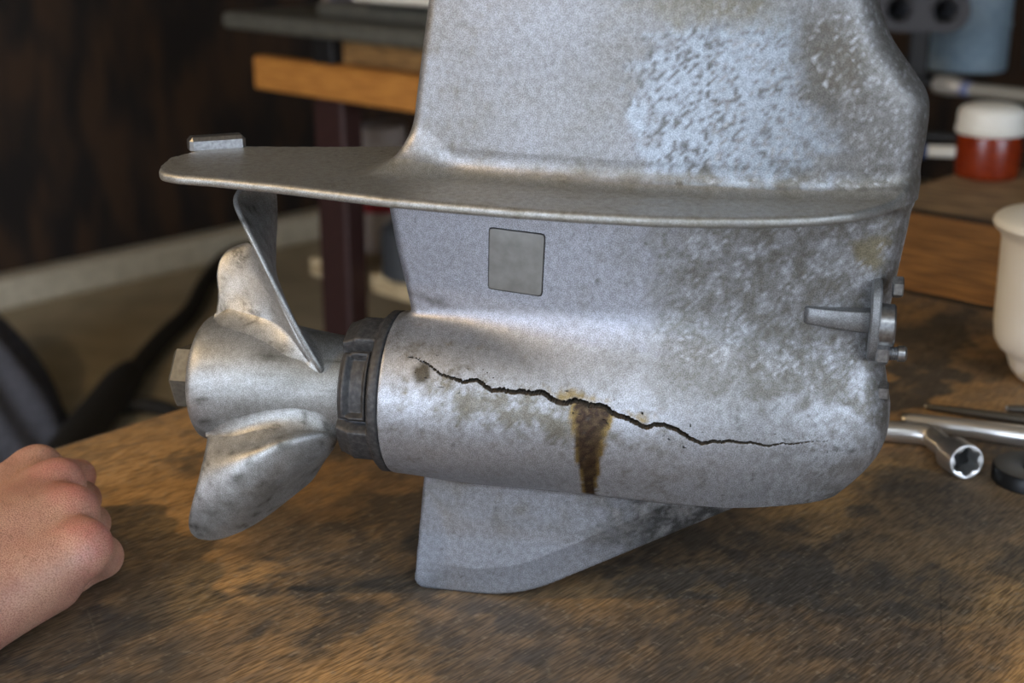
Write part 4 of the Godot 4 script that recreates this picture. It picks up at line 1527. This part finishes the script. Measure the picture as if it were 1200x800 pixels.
# ---------------------------------------------------------------- back bench on the left
func build_back_bench() -> void:
	var t := thing("back_bench", "rough bench behind with an orange timber front beam and dark red posts", "workbench", uv_at(1.94, 0, -2.605), deg_to_rad(-43))
	# local x runs along the bench (to the right and nearer), local z towards the viewer's left front
	var L := 1.15
	put("front_beam", bevel_box(Vector3(L, 0.073, 0.045), 0.005), M.plank_orange, t, Vector3(L / 2, 0.815, -0.0225))
	put("rear_beam", bevel_box(Vector3(L - 0.22, 0.07, 0.045), 0.005), M.plank_orange, t, Vector3(L / 2 + 0.11, 0.818, -0.30))
	put("upper_beam", bevel_box(Vector3(0.86, 0.052, 0.05), 0.005), M.plank_tan, t, Vector3(0.70, 0.8785, -0.058))
	put("bracket", bevel_box(Vector3(0.065, 0.055, 0.20), 0.003), M.black, t, Vector3(0.23, 0.879, -0.11))
	var red := mottled(Color(0.19, 0.11, 0.10), Color(0.25, 0.15, 0.135), Vector3(4, 4, 4), 0.55, 0.2, 0.0, 0.02, 95)
	for x in [0.20, 1.0]:
		for z in [-0.075, -0.56]:
			put("post", bevel_box(Vector3(0.10, 0.775, 0.06), 0.006), red, t, Vector3(x, 0.3875, z))
	put("lower_shelf", bevel_box(Vector3(1.10, 0.045, 0.48), 0.004), M.plank_cream, t, Vector3(0.57, 0.345, -0.36))
	put("rear_rail", bevel_box(Vector3(L, 0.05, 0.05), 0.004), red, t, Vector3(L / 2, 0.75, -0.62))
	# what lies on it
	var slabc := mottled(Color(0.30, 0.30, 0.27), Color(0.42, 0.41, 0.37), Vector3(3, 3, 3), 0.6, 0.2, 0.0, 0.02, 96)
	var slab := thing("steel_slab", "long grey steel slab laid across the back bench, overhanging its left end", "slab", uv_at(1.94, 0.907, -2.605), deg_to_rad(-43))
	put("slab_plate", bevel_box(Vector3(1.25, 0.036, 0.40), 0.008), slabc, slab, Vector3(0.53, 0.018, -0.19))
	put("slab_bar", bevel_box(Vector3(0.95, 0.03, 0.12), 0.006), slabc, slab, Vector3(0.62, 0.051, -0.13))
	var bx := thing("grey_box", "purple grey box standing on the steel slab at the top left", "box", uv_at(2.16, 0.944, -2.40), deg_to_rad(-43))
	put("box_body", bevel_box(Vector3(0.22, 0.16, 0.16), 0.008), mat(Color(0.33, 0.32, 0.36), 0.6), bx, Vector3(0, 0.08, 0))
	put("box_corner_strip", bevel_box(Vector3(0.02, 0.16, 0.02), 0.004), mat(Color(0.56, 0.50, 0.47), 0.6), bx, Vector3(-0.105, 0.082, 0.078))
	var tray := thing("white_tray", "shallow white tray on the back bench beside the leg of the gearcase", "tray", uv_at(2.06, 0.974, -2.02), deg_to_rad(-43))
	put("tray_base", bevel_box(Vector3(0.50, 0.012, 0.22), 0.004), M.lid, tray, Vector3(0, 0.02, 0))
	for z in [-0.105, 0.105]:
		put("tray_side", bevel_box(Vector3(0.50, 0.035, 0.012), 0.004), M.lid, tray, Vector3(0, 0.0325, z))
	var rag := thing("paper_roll", "pale paper roll with a red band on the low shelf of the back bench", "roll", uv_at(2.24, 0.368, -2.52))
	put("roll_paper", lathe([Vector2(0.0, 0.02), Vector2(0.0, 0.058), Vector2(0.004, 0.062), Vector2(0.300, 0.062), Vector2(0.304, 0.058), Vector2(0.304, 0.02), Vector2(0.0, 0.02)], 40), mat(Color(0.74, 0.68, 0.63), 0.8), rag)
	put("roll_band", lathe([Vector2(0.10, 0.0625), Vector2(0.11, 0.0635), Vector2(0.125, 0.0625)], 40), mat(Color(0.6, 0.12, 0.14), 0.6), rag)
	var can := thing("grey_canister", "dark grey canister on the shelf under the back bench", "canister", uv_at(2.12, 0.3685, -2.27))
	put("canister_body", lathe([Vector2(0.0, 0.0), Vector2(0.0, 0.075), Vector2(0.006, 0.082), Vector2(0.11, 0.082), Vector2(0.13, 0.06), Vector2(0.143, 0.03), Vector2(0.145, 0.0)], 36), mat(Color(0.22, 0.23, 0.24), 0.5), can)
	put("canister_cap", lathe([Vector2(0.140, 0.0), Vector2(0.140, 0.03), Vector2(0.16, 0.03), Vector2(0.165, 0.026), Vector2(0.165, 0.0)], 24), mat(Color(0.62, 0.62, 0.6), 0.5), can)
	var stick := put("orange_offcut", bevel_box(Vector3(0.16, 0.02, 0.035), 0.003), M.plank_orange, null, uv_at(2.10, 0.3785, -2.06))
	stick.rotation.y = deg_to_rad(-50)
	tag(stick, "small orange wood offcut lying on the cream lower shelf", "offcut")

# ---------------------------------------------------------------- farther away
func build_far_things() -> void:
	# black hose across the floor at the left
	var h := thing("floor_hose", "thick black hose running away across the concrete floor", "hose", Vector3(-0.96, 0, -3.2))
	put("hose_tube", tube([Vector3(0.0, 0.035, -0.10), Vector3(0.0, 0.032, -0.45), Vector3(0.02, 0.03, -0.75), Vector3(0.0, 0.03, -1.1), Vector3(0.03, 0.03, -1.45), Vector3(0.25, 0.03, -1.75), Vector3(0.6, 0.03, -1.8)], [0.028, 0.026, 0.025, 0.025, 0.025, 0.025, 0.025], 16, 8), M.hose, h)
	put("hose_nozzle", tube([Vector3(0.0, 0.05, 0.62), Vector3(0.0, 0.05, -0.02), Vector3(0.0, 0.04, -0.18)], [0.046, 0.045, 0.030], 18, 6), M.hose, h)
	put("hose_tail", tube([Vector3(-0.02, 0.03, 0.05), Vector3(0.09, 0.022, 0.02), Vector3(0.20, 0.02, 0.10)], [0.022, 0.02, 0.018], 12, 6), M.hose, h)
	# slumped grey cloth at the left edge
	var rows := []
	for i in 26:
		var f := i / 25.0
		var row := []
		for j in 72:
			var an := TAU * j / 72.0
			var y := 0.44 * f
			var r := (0.22 * pow(1.0 - pow(f, 1.5), 0.8) + 0.02) * (1.0 + 0.10 * sin(an * 7 + f * 2.0) * (0.4 + f) + 0.06 * sin(an * 13 - f * 3.0))
			row.append(Vector3(cos(an) * r - f * 0.08, y, sin(an) * r))
		rows.append(row)
	var top := []
	for j in 72:
		top.append(Vector3(-0.08, 0.442, 0))
	rows.append(top)
	var cloth := put("cloth_sack", grid_mesh(rows, true), mottled(Color(0.24, 0.24, 0.26), Color(0.36, 0.36, 0.38), Vector3(4, 4, 4), 0.9, 0.0, 0.0, 0.02, 97), null, Vector3(-1.27, 0.0, -3.02))
	tag(cloth, "slumped grey cloth sack with folds on the floor at the left edge", "sack")
	# dark second table behind the jar
	var t := thing("steel_table", "dark steel topped table behind the jar", "table", uv_at(2.16, 0, -0.93), deg_to_rad(47))
	var top_m := mottled(Color(0.22, 0.20, 0.165), Color(0.33, 0.30, 0.245), Vector3(3, 3, 3), 0.5, 0.3, 0.0, 0.02, 98)
	put("table_top", bevel_box(Vector3(1.9, 0.035, 2.1), 0.005), top_m, t, Vector3(0.96, TOP - 0.022, 1.0))
	for x in [0.08, 1.8]:
		for z in [0.05, 1.95]:
			put("table_leg", bevel_box(Vector3(0.06, TOP - 0.04, 0.06), 0.004), M.black, t, Vector3(x, (TOP - 0.04) / 2, z))
	var ty := TOP - 0.0045
	# pale ratchet
	var r := thing("ratchet", "pale ratchet handle with a knob end lying on the dark table", "ratchet", Vector3(0.905, ty, -2.985))
	var dd := Vector3(0.31, 0.0, 0.305)
	put("ratchet_handle", tube([Vector3.ZERO + dd * 0.12 + Vector3(0, 0.016, 0), dd + Vector3(0, 0.016, 0)], [0.0135, 0.0145], 16, 2), mat(Color(0.62, 0.60, 0.55), 0.4, 0.2), r)
	put("ratchet_head", tube([Vector3(-0.012, 0.02, -0.012), Vector3(0.012, 0.02, 0.012), dd * 0.12 + Vector3(0, 0.018, 0)], [0.018, 0.021, 0.015], 18, 4), mat(Color(0.66, 0.64, 0.60), 0.35, 0.4), r)
	put("ratchet_collar", tube([dd * 0.10 + Vector3(0, 0.017, 0), dd * 0.15 + Vector3(0, 0.017, 0)], [0.0165, 0.0165], 16, 2), mat(Color(0.42, 0.45, 0.58), 0.4), r)
	# pale blue drum
	var bd := thing("blue_drum", "pale blue round drum standing at the back of the dark table", "drum", Vector3(1.085, ty, -3.42))
	var blue := mottled(Color(0.47, 0.54, 0.58), Color(0.56, 0.63, 0.67), Vector3(4, 4, 4), 0.45, 0.0, 0.0, 0.02, 99)
	put("drum_body", lathe([Vector2(0.0, 0.0), Vector2(0.0, 0.094), Vector2(0.006, 0.098), Vector2(0.10, 0.098), Vector2(0.104, 0.101), Vector2(0.112, 0.101), Vector2(0.116, 0.098), Vector2(0.33, 0.098), Vector2(0.34, 0.102), Vector2(0.35, 0.102), Vector2(0.352, 0.096), Vector2(0.352, 0.0)], 56), blue, bd)
	put("drum_lid", lathe([Vector2(0.352, 0.0), Vector2(0.352, 0.088), Vector2(0.362, 0.086), Vector2(0.362, 0.0)], 48), M.black, bd)
	var dk := thing("dark_bin", "dark grey bin beside the blue drum", "bin", Vector3(1.31, ty, -3.40))
	put("bin_body", lathe([Vector2(0.0, 0.0), Vector2(0.0, 0.085), Vector2(0.30, 0.10), Vector2(0.31, 0.105), Vector2(0.315, 0.10), Vector2(0.30, 0.095), Vector2(0.01, 0.08), Vector2(0.01, 0.0)], 40), mat(Color(0.15, 0.17, 0.18), 0.6), dk)
	# iron casting with two bores, on a post
	var ir := thing("iron_casting", "black iron casting with two round bores standing on a stem", "casting", Vector3(0.905, ty, -3.18), deg_to_rad(-16))
	var cc := CSGCombiner3D.new()
	cc.name = "bored_block"
	var ol := PackedVector2Array()
	for k in [[0.055, 0.0], [-0.055, 180.0]]:
		for i in 13:
			var an: float = deg_to_rad(k[1] - 90.0 + i * 15.0)
			ol.append(Vector2(k[0] + cos(an) * 0.046, sin(an) * 0.046))
	var blk := CSGPolygon3D.new()
	blk.name = "block"
	blk.polygon = ol
	blk.depth = 0.15
	blk.position = Vector3(0, 0, 0.08)
	cc.add_child(blk, true)
	for x in [-0.048, 0.048]:
		var bore := CSGCylinder3D.new()
		bore.name = "bore"
		bore.operation = CSGShape3D.OPERATION_SUBTRACTION
		bore.radius = 0.024
		bore.height = 0.14
		bore.sides = 32
		bore.position = Vector3(x, 0, 0.02)
		bore.rotation_degrees = Vector3(90, 0, 0)
		cc.add_child(bore, true)
	cc.material_override = M.iron
	cc.position = Vector3(0, 0.163, 0)
	ir.add_child(cc, true)
	for x in [-0.048, 0.048]:
		put("bore_rim", lathe([Vector2(0.078, 0.0245), Vector2(0.086, 0.0255), Vector2(0.087, 0.029), Vector2(0.078, 0.031)], 32, "z"), M.iron, ir, Vector3(x, 0.163, 0))
	put("stem", bevel_box(Vector3(0.045, 0.13, 0.05), 0.006), M.black, ir, Vector3(0.0, 0.065, 0.03))
	put("foot", bevel_box(Vector3(0.13, 0.02, 0.11), 0.005), M.black, ir, Vector3(0, 0.0101, 0.03))
